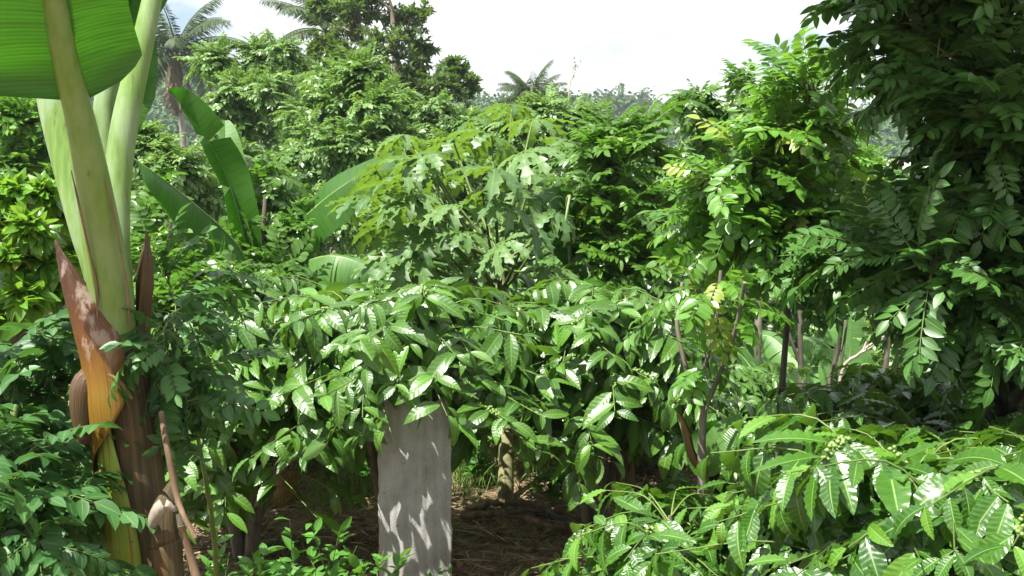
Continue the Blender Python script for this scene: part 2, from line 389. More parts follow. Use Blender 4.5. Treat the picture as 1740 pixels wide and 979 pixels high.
def stalkmat():
    """banana petiole: pale waxy green, streaked lengthwise, bruised brown in places"""
    m, nt, N, L = newmat('banana petiole')
    out = N.new('ShaderNodeOutputMaterial'); pb = N.new('ShaderNodeBsdfPrincipled')
    st = noise(nt, 10, 5, stretch=(6, 6, 0.5)); wax = noise(nt, 7, 4, stretch=(1.5, 1.5, 0.6)); br = noise(nt, 16, 4, stretch=(3.5, 3.5, 0.45))
    c = mixc(nt, smooth_step(nt, st, 0.35, 0.65), (0.095, 0.185, 0.030), (0.15, 0.25, 0.05))
    c = mixc(nt, mth(nt, 'MULTIPLY', smooth_step(nt, wax, 0.42, 0.62), 0.6), c, (0.25, 0.33, 0.20))
    at = N.new('ShaderNodeAttribute'); at.attribute_name = 'rnd'
    c = mixc(nt, at.outputs['Fac'], c, mixc(nt, 0.7, c, (0.13, 0.20, 0.03)))
    c = mixc(nt, mth(nt, 'MULTIPLY', smooth_step(nt, br, 0.66, 0.74), 0.8), c, (0.10, 0.06, 0.03))
    L.new(c, pb.inputs['Base Color']); pb.inputs['Roughness'].default_value = 0.42
    b = N.new('ShaderNodeBump'); b.inputs['Distance'].default_value = 0.0015; L.new(st, b.inputs['Height']); L.new(b.outputs[0], pb.inputs['Normal'])
    L.new(pb.outputs[0], out.inputs['Surface']); return m
M['petiole'] = stalkmat()

def sheathmat(name, kind):
    m, nt, N, L = newmat(name)
    out = N.new('ShaderNodeOutputMaterial'); pb = N.new('ShaderNodeBsdfPrincipled')
    uvn = N.new('ShaderNodeUVMap'); sp = N.new('ShaderNodeSeparateXYZ'); L.new(uvn.outputs['UV'], sp.inputs[0])
    st = noise(nt, 1, 6, uvn.outputs['UV'], stretch=(38, 1.6, 1)); big = noise(nt, 9, 4, stretch=(1, 1, 0.5)); fine = noise(nt, 1, 4, uvn.outputs['UV'], stretch=(150, 4, 1))
    v = sp.outputs[1]; u = sp.outputs[0]
    if kind == 'main':        # v: 0 at the ground, 1 at the pointed tip
        vv = mth(nt, 'ADD', v, mth(nt, 'MULTIPLY', mth(nt, 'SUBTRACT', st, 0.5), 0.30))
        c = ramp(nt, vv, (0.0, (0.10, 0.045, 0.015)), (0.22, (0.20, 0.10, 0.012)), (0.38, (0.20, 0.115, 0.012)), (0.52, (0.17, 0.075, 0.010)), (0.64, (0.125, 0.045, 0.009)), (0.80, (0.075, 0.028, 0.011)), (1.0, (0.07, 0.026, 0.014)))
        c = mixc(nt, mth(nt, 'MULTIPLY', smooth_step(nt, st, 0.52, 0.60), mth(nt, 'SUBTRACT', 0.85, v)), c, (0.16, 0.07, 0.015))
        c = mixc(nt, mth(nt, 'MULTIPLY', smooth_step(nt, fine, 0.55, 0.7), 0.45), c, (0.06, 0.028, 0.01))
        w = mth(nt, 'MULTIPLY', smooth_step(nt, noise(nt, 26, 5, stretch=(1, 1, 0.45)), 0.52, 0.62), smooth_step(nt, v, 0.45, 0.65))
        c = mixc(nt, mth(nt, 'MULTIPLY', w, 0.6), c, (0.42, 0.34, 0.27))  # whitish sheen of the upper sheath painted into the colour
        rough = 0.33
    elif kind == 'green':
        c = mixc(nt, smooth_step(nt, st, 0.3, 0.7), (0.17, 0.25, 0.025), (0.25, 0.33, 0.04))
        c = mixc(nt, smooth_step(nt, mth(nt, 'ADD', st, mth(nt, 'MULTIPLY', v, 0.12)), 0.56, 0.66), c, (0.20, 0.10, 0.015))
        c = mixc(nt, smooth_step(nt, noise(nt, 90, 2), 0.68, 0.74), c, (0.08, 0.05, 0.02))
        rough = 0.38
    elif kind == 'bract':
        c = mixc(nt, smooth_step(nt, st, 0.3, 0.7), (0.045, 0.025, 0.011), (0.125, 0.067, 0.028))
        rough = 0.45
    else:
        c = mixc(nt, smooth_step(nt, st, 0.3, 0.7), (0.030, 0.021, 0.008), (0.100, 0.070, 0.024))
        c = mixc(nt, smooth_step(nt, big, 0.52, 0.7), c, (0.13, 0.065, 0.018))
        c = mixc(nt, smooth_step(nt, fine, 0.66, 0.74), c, (0.20, 0.165, 0.10))
        rough = 0.7
    L.new(c, pb.inputs['Base Color']); pb.inputs['Roughness'].default_value = rough
    b = N.new('ShaderNodeBump'); b.inputs['Distance'].default_value = 0.006; L.new(mth(nt, 'ADD', st, mth(nt, 'MULTIPLY', fine, 0.4)), b.inputs['Height']); L.new(b.outputs[0], pb.inputs['Normal'])
    L.new(pb.outputs[0], out.inputs['Surface']); return m
M['dryflap'] = barkmat('bleached dry sheath', (0.17, 0.14, 0.11), (0.32, 0.28, 0.23), 30, (1, 1, 0.3))
M['sheath'] = sheathmat('banana sheath', 'main'); M['sheath_green'] = sheathmat('green banana sheath', 'green')
M['sheath_dry'] = sheathmat('dry banana sheath', 'dry'); M['bract'] = sheathmat('brown bract', 'bract')

# ------------------------------------------------------------------ ground and hills
def fbm(x, y, f, seed=0, oct_=4):
    q = np.random.RandomState(seed); z = 0; a = 1
    for _ in range(oct_):
        for _ in range(3):
            an = q.uniform(0, 2 * pi); ph = q.uniform(0, 2 * pi)
            z = z + a / 3 * np.sin((x * cos(an) + y * sin(an)) * f + ph + 1.3 * np.sin((x * sin(an) - y * cos(an)) * f * 0.6 + ph))
        f *= 2.03; a *= 0.5
    return z
# ridge height by photo column, ridge about 220 m away (ground, the trees on it add some 6 m)
RPX = np.array([-1400, -300, 0, 150, 300, 420, 700, 900, 1050, 1150, 1250, 1400, 1480, 1560, 1750, 2100, 3000])
RPY = np.array([150, 140, 135, 125, 122, 150, 185, 190, 190, 200, 215, 215, 203, 210, 235, 250, 250])
RA = (RPX - 870) / FPX
RZ = np.array([W(870, y, 220)[2] for y in RPY]) - 5.5
def ground(x, y):
    x = np.asarray(x, float); y = np.asarray(y, float)
    near = 0.035 * fbm(x, y, 1.3, 3) + 0.012 * fbm(x, y, 6, 5)
    s = np.clip((y - 7.0) / 45, 0, 1); drop = -11 * (s * s * (3 - 2 * s))
    a = x / np.maximum(y, 20)
    rz = np.interp(a, RA, RZ)
    h = np.clip((y - 85) / 135, 0, 1); h = h * h * (3 - 2 * h)
    far = np.clip((y - 232) / 900, 0, 1)
    ss = lambda t: np.clip(t, 0, 1) ** 2 * (3 - 2 * np.clip(t, 0, 1))
    drop = drop - 0.55 * ss((x - 0.7) / 1.4) * ss((y - 3.4) / 1.8)
    z = near * np.clip((40 - y) / 30, 0, 1) + drop + (rz + 11) * h * (1 - far * 0.7)
    return z + 0.9 * fbm(x, y, 0.05, 11) * np.clip((y - 30) / 60, 0, 1)
def gz(x, y): return float(ground(x, y))

def build_ground():
    G = Geo()
    def sheet(xs, ys):
        X, Y = np.meshgrid(xs, ys); v = np.stack([X, Y, ground(X, Y)], -1).reshape(-1, 3)
        n = len(xs); i, j = np.meshgrid(np.arange(len(ys) - 1), np.arange(n - 1), indexing='ij'); b = i * n + j
        G.add(v, np.stack([b, b + 1, b + n + 1, b + n], -1).reshape(-1, 4), v[:, :2])
    def steps(pairs):
        out = []
        for a, b, n in pairs: out += list(np.linspace(a, b, n, endpoint=False))
        return np.array(out + [pairs[-1][1]])
    xs = steps([(-900, -160, 16), (-160, -30, 44), (-30, -4, 30), (-4, 4, 110), (4, 30, 30), (30, 160, 44), (160, 900, 16)])
    ys = steps([(-60, 1, 14), (1, 9, 110), (9, 40, 40), (40, 260, 90), (260, 1200, 24)])
    sheet(xs, ys)
    m, nt, N, L = newmat('soil and hillside')
    out = N.new('ShaderNodeOutputMaterial'); pb = N.new('ShaderNodeBsdfPrincipled')
    tc = N.new('ShaderNodeTexCoord').outputs['Object']
    sp = N.new('ShaderNodeSeparateXYZ'); L.new(tc, sp.inputs[0])
    a = noise(nt, 3.5, 8, tc); b = noise(nt, 45, 5, tc); g = noise(nt, 1.2, 6, tc)
    soil = mixc(nt, smooth_step(nt, a, 0.35, 0.65), (0.11, 0.080, 0.050), (0.24, 0.175, 0.11))
    soil = mixc(nt, mth(nt, 'MULTIPLY', smooth_step(nt, b, 0.45, 0.65), 0.5), soil, (0.30, 0.22, 0.14))
    gr = mixc(nt, smooth_step(nt, noise(nt, 0.08, 6, tc), 0.4, 0.6), (0.05, 0.085, 0.03), (0.13, 0.14, 0.06))
    gr = mixc(nt, smooth_step(nt, noise(nt, 0.6, 6, tc), 0.6, 0.7), gr, (0.18, 0.15, 0.09))
    far = smooth_step(nt, mth(nt, 'ADD', sp.outputs[1], mth(nt, 'MULTIPLY', g, 3)), 8.0, 11.0)
    col = mixc(nt, far, soil, gr)
    L.new(col, pb.inputs['Base Color']); pb.inputs['Roughness'].default_value = 0.95; pb.inputs['Specular IOR Level'].default_value = 0.15
    bp = N.new('ShaderNodeBump'); bp.inputs['Distance'].default_value = 0.02; L.new(mth(nt, 'ADD', a, mth(nt, 'MULTIPLY', b, 0.6)), bp.inputs['Height']); L.new(bp.outputs[0], pb.inputs['Normal'])
    L.new(pb.outputs[0], out.inputs['Surface'])
    tag(G.build('ground', m), kind='structure')
build_ground()

# far wood covering the hills: one mass
def build_forest():
    G = Geo(); q = np.random.RandomState(5); t = quad_leaf(0.9, 0.3)
    wins = [(-260, 430, 1.0), (780, 1700, 1.0), (430, 780, 0.35), (1700, 2100, 0.4), (-700, -260, 0.3)]
    n_tot = 0
    for a, b, dens in wins:
        n = int((b - a) * 1.5 * dens)
        for _ in range(n):
            px = q.uniform(a, b); y = 95 + 150 * q.rand() ** 0.75; x = (px - 870) / FPX * y; z = gz(x, y)
            R = q.uniform(1.8, 4.2); H = R * q.uniform(0.9, 1.7)
            k = int(170 * R * R / 9)
            d = nrm(q.randn(k, 3)); d[:, 2] = np.abs(d[:, 2]) * 1.0 - 0.25
            lump = 1 + 0.25 * np.sin(d[:, 0] * 5 + q.uniform(0, 6)) * np.sin(d[:, 1] * 5 + q.uniform(0, 6))
            rr = lump * q.uniform(0.65, 1.05, k)
            P = np.stack([x + d[:, 0] * R * rr, y + d[:, 1] * R * rr, z + H * 0.8 + d[:, 2] * H * rr], -1)
            G.inst(t, frames(nrm(q.randn(k, 3) + d * 0.5), nrm(d + UP * 0.8 + 0.7 * q.randn(k, 3))), P, q.uniform(0.55, 1.15, k) , np.clip(q.uniform(0, 1) * 0.6 + q.uniform(0, 0.4, k), 0, 1))
            n_tot += 1
    tag(G.build('hillside_forest', M['forest'], org=(0, 0, 0), smooth=False), 'distant hazy wood covering the hills beyond the valley', 'forest', kind='stuff')
build_forest()

# ------------------------------------------------------------------ generic broadleaf tree from clumps
PIN = [pinnate_t(6, 0.25, 0.5, 0.55 + 0.25 * (i % 3), False, i, hang=0.2 + 0.1 * (i % 3)) for i in range(7)]
PIN_L = [pinnate_t(7, 0.23, 0.5, 0.5 + 0.3 * (i % 3), True, 20 + i, hang=0.25) for i in range(6)]
PIN_BIG = [pinnate_t(8, 0.21, 0.46, 0.35 + 0.2 * (i % 3), False, 40 + i, hang=0.15) for i in range(6)]
SIMPLE = [leaf_t(0.42, 5, 1, 0.3 + 0.15 * i, 0.3, r=random.Random(i)) for i in range(4)]
SIMPLE_L = [quad_leaf(0.45, 0.3), quad_leaf(0.38, 0.1), quad_leaf(0.5, 0.5)]

def clump_foliage(G, GT, clumps, tmpl, L, nleaf, ntwig, q, droop=0.1, upb=0.35, twig_r=0.004, spread=0.9, base_out=None, nn=0.35, tm=0, lvar=(0.6, 1.15), rn=(0, 1)):
    D = []; Pp = []; S = []; Nn = []
    for c, r in clumps:
        r = max(r - 0.5 * L, 0.22 * L)
        for _ in range(ntwig):
            d = nrm(q.randn(3) + V3(0, 0, upb) + (0 if base_out is None else 0.5 * base_out))
            ln = r * q.uniform(0.55, 1.05)
            a = c + q.randn(3) * r * 0.12
            mid = a + d * ln * 0.5 + V3(0, 0, 0.08 * r)
            e = a + d * ln - V3(0, 0, droop * ln)
            P = bez(a, mid, e, n=5)
            if GT is not None: tube(GT, P, [twig_r * 1.6, twig_r * 0.5], 3, m=tm, cap=False)
            k = max(1, int(nleaf * q.uniform(0.7, 1.3)))
            u = 0.25 + 0.75 * q.rand(k) ** 0.7
            pp = np.stack([np.interp(u, np.linspace(0, 1, 5), P[:, i]) for i in range(3)], -1)
            dd = nrm(d * 0.55 + spread * q.randn(k, 3) * V3(1, 1, 0.7) + V3(0, 0, 0.12))
            D.append(dd); Pp.append(pp); S.append(L * q.uniform(*lvar, k)); Nn.append(nrm(UP + nn * q.randn(k, 3) + 0.3 * d))
    D = np.concatenate(D); Pp = np.concatenate(Pp); S = np.concatenate(S); Nn = np.concatenate(Nn)
    ch = q.randint(0, len(tmpl), len(D)); rnd = q.uniform(*rn, len(D))
    R = frames(D, Nn)
    for i, t in enumerate(tmpl):
        k = ch == i
        G.inst(t, R[k], Pp[k], S[k], rnd[k])

def tree(name, label, cat, base, clumps, tmpl, L, nleaf, ntwig, leaf, bark='bark_dark', r0=0.06, seed=1, group=None, trunk_top=None, lean=None, **kw):
    """clumps: (px, py, Y, r_px) as seen in the photo, placed at their true distance Y"""
    q = np.random.RandomState(seed)
    base = np.array(base, float)
    cl = [(W(a, b, y), PX(r, y)) for a, b, y, r in clumps] if len(clumps[0]) == 4 else clumps
    root = thing(name, label, cat, base, group)
    cen = np.mean([c for c, _ in cl], axis=0); zt = max(c[2] for c, _ in cl); zl = min(c[2] for c, _ in cl)
    top = np.array(trunk_top, float) if trunk_top is not None else V3(cen[0], cen[1], zl + 0.75 * (zt - zl))
    P = bez(base - V3(0, 0, 0.1), base * 0.6 + top * 0.4 + V3(*(q.randn(2) * 0.06 * (top[2] - base[2])), 0) * 0.8, top, n=14)
    GT = Geo(); tube(GT, P, [r0, r0 * 0.75, r0 * 0.35], 8, wob=0.08)
    GB = Geo()
    for c, r in cl:
        hd = np.linalg.norm(P[:, :2] - c[:2], axis=1)
        want = c[2] - 0.7 * hd
        i = int(np.argmin(np.abs(P[:, 2] - want) + 0.3 * hd)); i = min(max(i, 3), len(P) - 1)
        a = P[i]; ra = r0 * np.interp(i / 13, [0, .5, 1], [1, .75, .35]) * 0.55
        mid = a * 0.45 + c * 0.55 + V3(0, 0, 0.06 * np.linalg.norm(c - a)) + q.randn(3) * 0.05 * np.linalg.norm(c - a)
        tube(GB, bez(a, mid, c, n=8), [ra, ra * 0.35], 5, cap=False)
    G = Geo()
    clump_foliage(G, GB, cl, tmpl, L, nleaf, ntwig, q, tm=0, **kw)
    GT.build('trunk', M[bark], root, base)
    GB.build('branches', M[bark], root, base)
    G.build('crown', [M[leaf], M['rachis']], root, base)
    return root

# ------------------------------------------------------------------ palms
def frond_geo(G, p0, az, el, L, droop, q, dens=80, ll=0.22, dead=False, lw=0.075, hang=None):
    n = 12; P = [np.array(p0, float)]; e = el
    for i in range(n):
        e2 = e - droop * (i / n) ** 1.1
        P.append(P[-1] + L / n * V3(cos(az) * cos(e2), sin(az) * cos(e2), sin(e2)))
    P = np.array(P); tube(G, P, [L * 0.012, L * 0.003], 4, m=1, cap=False)
    T_ = nrm(np.gradient(P, axis=0)); s = np.linspace(0.12, 0.99, dens)
    pp = np.stack([np.interp(s, np.linspace(0, 1, n + 1), P[:, i]) for i in range(3)], -1)
    tt = nrm(np.stack([np.interp(s, np.linspace(0, 1, n + 1), T_[:, i]) for i in range(3)], -1))
    sd = nrm(np.cross(tt, UP)); h = 0.9 if dead else (0.35 if hang is None else hang)
    t = leaf_t(lw, 3, 1, 0.7, 0.1)
    for sgn in (-1, 1):
        d = nrm(tt * 0.7 + sgn * sd * 0.9 - UP * (h + 0.25 * q.rand(dens))[:, None] + 0.08 * q.randn(dens, 3))
        sz = L * ll * np.sin(pi * (0.12 + 0.82 * s)) ** 0.6 * q.uniform(0.85, 1.1, dens)
        G.inst(t, frames(d, np.cross(sd, tt) + 0.2 * q.randn(dens, 3)), pp, sz, q.rand(dens))

def palm(label, base, top, L, nf, seed, r0=0.16, dead=3, group=None, name='coconut_palm', up0=1.25, low=-0.5, ll=0.22):
    q = np.random.RandomState(seed); base = np.array(base, float); top = np.array(top, float)
    root = thing(name, label, 'palm tree', base, group)
    G = Geo(); tube(G, bez(base - V3(0, 0, .3), base * 0.5 + top * 0.5 + V3(0.25, 0, 0), top, n=12), [r0 * 1.3, r0, r0 * 0.8], 8)
    G.build('trunk', M['palm_bark'], root, base)
    for i in range(nf):
        g = Geo(); f = i / nf
        az = i * 2.399963 + q.uniform(-.2, .2); el = up0 + (low - up0) * f + q.uniform(-.12, .12)
        isd = i >= nf - dead
        frond_geo(g, top + V3(0, 0, 0.1), az, el if not isd else -0.9, L * q.uniform(0.85, 1.05) * (0.8 if isd else 1), 1.0 + 0.7 * f, q, dead=isd, ll=ll)
        o = g.build('frond', [M['frond_dry' if isd else 'frond'], M['frond_dry'] if isd else M['rachis']], root, base)
        if isd: o['label'] = 'dry brown hanging frond'
    return root

# ------------------------------------------------------------------ banana leaves
def banana_blade(G, GM, P, N, wl, wr, fl=0.2, fr=0.2, curl=-0.5, tears=0, seed=0, prof=None, rib=0.012, m=0, rag=0.5, cols=5, rnd=0.4, twist=None, mm=0, base_s=0.12, flop=0.0):
    """blade either side of a midrib path; N the blade's upper side; fl, fr how far each half folds up"""
    q = np.random.RandomState(seed); P = np.asarray(P, float); n0 = len(P)
    Lr = np.concatenate([[0], np.cumsum(np.linalg.norm(np.diff(P, axis=0), axis=1))]); Ltot = Lr[-1]; sv = Lr / Ltot
    Tn = nrm(np.gradient(P, axis=0))
    N = np.broadcast_to(np.asarray(N, float), P.shape) if np.ndim(N) == 1 else np.stack([np.interp(sv, np.linspace(0, 1, len(N)), np.array(N)[:, i]) for i in range(3)], -1)
    S = nrm(np.cross(Tn, N)); Nz = np.cross(S, Tn)
    def at(A, s): return np.stack([np.interp(s, sv, A[:, i]) for i in range(3)], -1)
    for side, wmax, fold in ((-1, wl, fl), (1, wr, fr)):
        cuts = [0.0] + sorted(q.uniform(0.12, 0.97, tears).tolist()) + [1.0]
        for a, b in zip(cuts[:-1], cuts[1:]):
            rows = max(2, int(46 * (b - a)) + 1)
            s = np.linspace(a, b, rows)
            w = wmax * np.minimum(1, (np.clip(s, 0, 1) / base_s)) ** 0.5 * np.sqrt(np.clip(1 - np.clip((s - 0.55) / 0.46, 0, 1) ** 2, 0.0, 1))
            w = np.maximum(w, 0.002)
            dr = (q.uniform(-0.5, 0.25) * rag if tears else 0) + flop * q.uniform(0.6, 1.2)
            p = at(P, s); sd = at(S, s) * side; nz = at(Nz, s); tt = at(Tn, s)
            gap = (s - (a + b) / 2) / max(b - a, 1e-4)
            rowsv = [p]; uvs = [np.stack([np.full(rows, 0.5), s * Ltot], -1)]; cur = p.copy()
            for j in range(1, cols + 1):
                qj = j / cols
                th = fold + curl * qj + dr * qj * 1.3 + 0.10 * np.sin(s * 17 + side + seed) * qj
                step = w / cols
                pinch = -tt * (gap * (b - a) * Ltot * 0.16 * (1 if tears else 0) / cols)[:, None]
                cur = cur + step[:, None] * (np.cos(th)[:, None] * sd + np.sin(th)[:, None] * nz + 0.12 * tt) + pinch
                rowsv.append(cur.copy()); uvs.append(np.stack([np.full(rows, 0.5 + 0.5 * side * qj), s * Ltot + 0.0 * qj], -1))
            v = np.stack(rowsv, 1).reshape(-1, 3); uv = np.stack(uvs, 1).reshape(-1, 2); c = cols + 1
            i, j = np.meshgrid(np.arange(rows - 1), np.arange(cols), indexing='ij'); bb = i * c + j
            f = np.stack([bb, bb + 1, bb + c + 1, bb + c], -1).reshape(-1, 4)
            if side < 0: f = f[:, ::-1]
            G.add(v, f, uv, m, rnd + q.uniform(-.12, .12))
    if GM is not None: tube(GM, P - Nz * rib * 0.5, [rib, rib * 0.35], 6, m=mm, rnd=0.2)

def banana_leaf(root, org, P, N, wl, wr, mat='banana', label=None, n=26, rib=0.012, **kw):
    G = Geo(); GM = Geo()
    banana_blade(G, GM, bez(*P, n=n), N, wl, wr, rib=rib, **kw)
    o = G.build('leaf', M[mat], root, org); s = GM.build('midrib', M['petiole'], o, org)
    if label: o['label'] = label
    return o

# ------------------------------------------------------------------ coffee shrubs
COF = [leaf_t(0.345, 12, 2, 0.5 + 0.25 * i, 0.22, 0.018, 6, 0.45, r=random.Random(60 + i)) for i in range(5)]
COF_N = [leaf_t(0.385, 22, 3, 0.35 + 0.22 * i, 0.20, 0.020, 7, 0.45, r=random.Random(80 + i)) for i in range(6)]
COF_Y = [leaf_t(0.34, 8, 1, 0.2, 0.5, 0.01, 4, 0.45, r=random.Random(90 + i)) for i in range(2)]
def ico():
    import bmesh
    bm = bmesh.new(); bmesh.ops.create_icosphere(bm, subdivisions=1, radius=1.0)
    v = np.array([x.co[:] for x in bm.verts]); f = np.array([[y.index for y in x.verts] for x in bm.faces]); bm.free()
    return T(v, f, np.full((len(v), 2), 0.5))
ICO = ico()

def coffee(name, label, base, H, R, seed, nstem=3, nbr=60, leafL=0.16, near=False, group=None, cherries=8, aim=None, hlo=0.3, flat=0.75, nodes=10, extra=None, mat=None, up=0.5, splay=0.16, gaps=()):
    q = np.random.RandomState(seed); base = np.array(base, float)
    root = thing(name, label, 'coffee shrub', base, group)
    stems = []
    for i in range(nstem):
        az = 2 * pi * i / nstem + q.uniform(-.4, .4); top = base + V3(cos(az) * R * splay * 1.4, sin(az) * R * splay * 1.4, H * q.uniform(0.86, 0.98))
        P = bez(base + V3(cos(az), sin(az), 0) * 0.03 - UP * 0.05, base * 0.5 + top * 0.5 + V3(cos(az), sin(az), 0) * R * 0.06, top, n=12); stems.append(P)
        g = Geo(); tube(g, P, [0.024, 0.018, 0.007], 7, wob=0.1); g.build('stem', M['coffee_bark'], root, base)
    GL = Geo(); GB = Geo(); D = []; PP = []; N_ = []; S = []; young = []; ber = []
    brs = []
    for b in range(nbr):
        P = stems[b % nstem]; t = hlo + (1 - hlo) * ((b + q.rand()) / nbr) ** flat
        p0 = np.array([np.interp(t, np.linspace(0, 1, 12), P[:, i]) for i in range(3)])
        az = b * 2.39996 + q.uniform(-.35, .35)
        if aim is not None and q.rand() < aim[1]: az = aim[0] + q.normal(0, 0.6)
        ln = R * q.uniform(0.7, 1.08) * (1 - 0.45 * max(0, (t - 0.62) / 0.38) ** 1.3)
        el = up + 0.5 * max(0, t - 0.6) + q.uniform(-.2, .2)
        brs.append((p0, az, ln, el))
    for p0, az, ln, el in brs + (extra or []):
        h = V3(cos(az), sin(az), 0)
        m1 = p0 + ln * 0.5 * (h * cos(el) + UP * sin(el)); e = m1 + ln * 0.55 * (h * cos(el * 0.1) - UP * (0.0 + 0.3 * q.rand()))
        C = bez(p0, m1, e, n=9); tube(GB, C, [0.0036, 0.0018], 4, m=1, cap=False)
        sd = V3(-h[1], h[0], 0); nn = nodes
        for k in range(nn):
            s = min(1.0, 0.18 + 0.82 * (k + 0.2 + 0.5 * q.rand()) / (nn - 0.5))
            p = np.array([np.interp(s, np.linspace(0, 1, 9), C[:, i]) for i in range(3)])
            f = nrm(C[min(8, int(s * 8) + 1)] - C[max(0, int(s * 8) - 1)])
            last = k == nn - 1
            for sg in (-1, 1):
                if q.rand() < 0.08: continue
                dn = q.uniform(-0.15, 1.15) if near else q.uniform(-0.2, 1.0) if not last else q.uniform(-0.4, 0.5)
                D.append(f * (0.45 if not last else 0.9) + sd * sg * q.uniform(0.6, 1.0) - UP * dn + 0.12 * q.randn(3))
                N_.append(UP + 0.45 * f + 0.30 * q.randn(3)); PP.append(p + 0.004 * q.randn(3))
                S.append(leafL * q.uniform(0.55, 1.22) * (0.75 if last else 1)); young.append(last and q.rand() < 0.35)
            if cherries and 0.3 < s < 0.85: ber.append((p, f))
    D = np.array(D); PP = np.array(PP); N_ = np.array(N_); S = np.array(S); young = np.array(young)
    keep = np.ones(len(D), bool)
    for xa, xb, zm in gaps:      # pruned openings low in the shrub
        ctr = PP + nrm(D) * S[:, None] * 0.6; keep &= ~((ctr[:, 0] / ctr[:, 1] > xa) & (ctr[:, 0] / ctr[:, 1] < xb) & (ctr[:, 2] < zm))
    D, PP, N_, S, young = D[keep], PP[keep], N_[keep], S[keep], young[keep]
    tm = COF_N if near else COF
    rnd = np.clip(q.uniform(0, 0.90, len(D)), 0, 1); rnd[q.rand(len(D)) < 0.07] = 0.97; rnd[young] = 0.93 + 0.07 * q.rand(int(young.sum()))
    ch = q.randint(0, len(tm), len(D)); Rm = frames(nrm(D), N_)
    for i, t in enumerate(tm):
        k = ch == i; GL.inst(t, Rm[k], PP[k], S[k], rnd[k])
    GB.build('branches', [M['coffee_bark'], M['twig']], root, base)
    GL.build('foliage', M[mat or ('coffee_near' if near else 'coffee')], root, base)
    if cherries:
        d2 = [np.linalg.norm(p - V3(0, 0, CAMZ)) - 0.8 * p[2] for p, _ in ber]; order = np.argsort(d2)[::max(1, len(ber) // (cherries * 5) or 1)][:cherries]
        for i in order:
            p, f = ber[i]; g = Geo()
            for w in range(4):
                k = 7; c = p + f * 0.026 * (w - 1.5)
                dd = nrm(q.randn(k, 3)); g.inst(ICO, np.broadcast_to(np.eye(3), (k, 3, 3)), c + dd * 0.011, q.uniform(0.0045, 0.0068, k), q.rand(k))
            g.build('berry_cluster', M['berry'], root, base)
    return root

# ================================================================== BACKGROUND
SH = dict(droop=0.1)
# distant palms on the skyline
ps = [(905, 150, 46, 108, 'short bushy coconut palm top above the papaya leaves', 3.0)]
root = palm('coconut palm with grey trunk and drooping fronds behind the big banana stalks', (W(303, 200, 48)[0] + 0.3, 48, gz(-16, 48)), W(300, 92, 48), 3.9, 24, 3, r0=0.17, dead=5, group='coconut palms')
palm('short bushy coconut palm top rising just above the papaya leaves', (W(905, 200, 40)[0], 40, gz(1, 40)), W(905, 178, 40), 1.9, 24, 8, r0=0.14, dead=0, group='coconut palms', up0=1.45, low=0.1)
palm('coconut palm half hidden behind the left edge of the tall tree', (W(545, 120, 30)[0], 30, gz(-6, 30)), W(553, 60, 30), 2.4, 20, 12, r0=0.14, dead=3, group='coconut palms')
sky_palms = [(1086, 176, 185, 'tiny lone palm on the skyline above the dark pinnate column'),
             (1131, 186, 170, 'tiny far palm on the ridge, second of the row above the hazy slope'),
             (1104, 190, 175, 'tiny far palm low in the ridge line beside the lone one'),
             (1240, 186, 180, 'tiny far palm on the ridge behind the slender tree tops'),
             (1030, 170, 180, 'tiny far palm just showing above the left shoulder of the pinnate leaved tree'),
             (768, 118, 150, 'tiny far palm in the gap beside the tall dark tree'),
             (363, 118, 150, 'tiny far palm on the left hill crest right of the coconut palm')]
for i, (px, py, y, lab) in enumerate(sky_palms):
    t = W(px, py, y); palm(lab, (t[0], y, gz(t[0], y)), t, 3.4, 12, 30 + i, r0=0.25, dead=2, group='far palms on the skyline')
# reed plume against the sky
g = Geo(); b = W(966, 170, 22); tp = W(977, 122, 22)
tube(g, bez(b - UP * 3, b, tp, n=8), [0.02, 0.012], 4)
qq = np.random.RandomState(2); k = 26
g.inst(quad_leaf(0.3), frames(nrm(UP + 0.5 * qq.randn(k, 3)), qq.randn(k, 3)), tp + qq.randn(k, 3) * V3(0.03, 0.03, 0.12), 0.09, qq.rand(k))
tag(g.build('reed', M['straw'], org=b - UP * 3), 'thin pale reed plume standing against the white sky beside the palm top', 'reed')

# tall dark tree reaching out of the frame
tree('tall_tree', 'tall dark leaved tree with pale trunk showing through its crown against the sky', 'tree', (W(665, 300, 24)[0], 24, gz(-3, 24)),
     [(600, 40, 24, 62), (560, 90, 24, 48), (640, 20, 25, 55), (700, 40, 24, 45), (655, 90, 23, 55), (600, 120, 23, 55), (716, 90, 25, 36), (545, 20, 25, 36), (640, -60, 24, 70), (700, 130, 24, 42),
      (770, 120, 24, 32), (790, 150, 24, 36), (745, 150, 23, 42), (560, 150, 24, 55), (640, 160, 24, 55), (700, 165, 23.5, 50), (520, 130, 25, 34), (590, -30, 24, 50)],
     SIMPLE_L, 0.20, 26, 30, 'tall', 'bark', 0.20, 5, trunk_top=W(668, 20, 24), twig_r=0.012, rn=(0, 0.9))

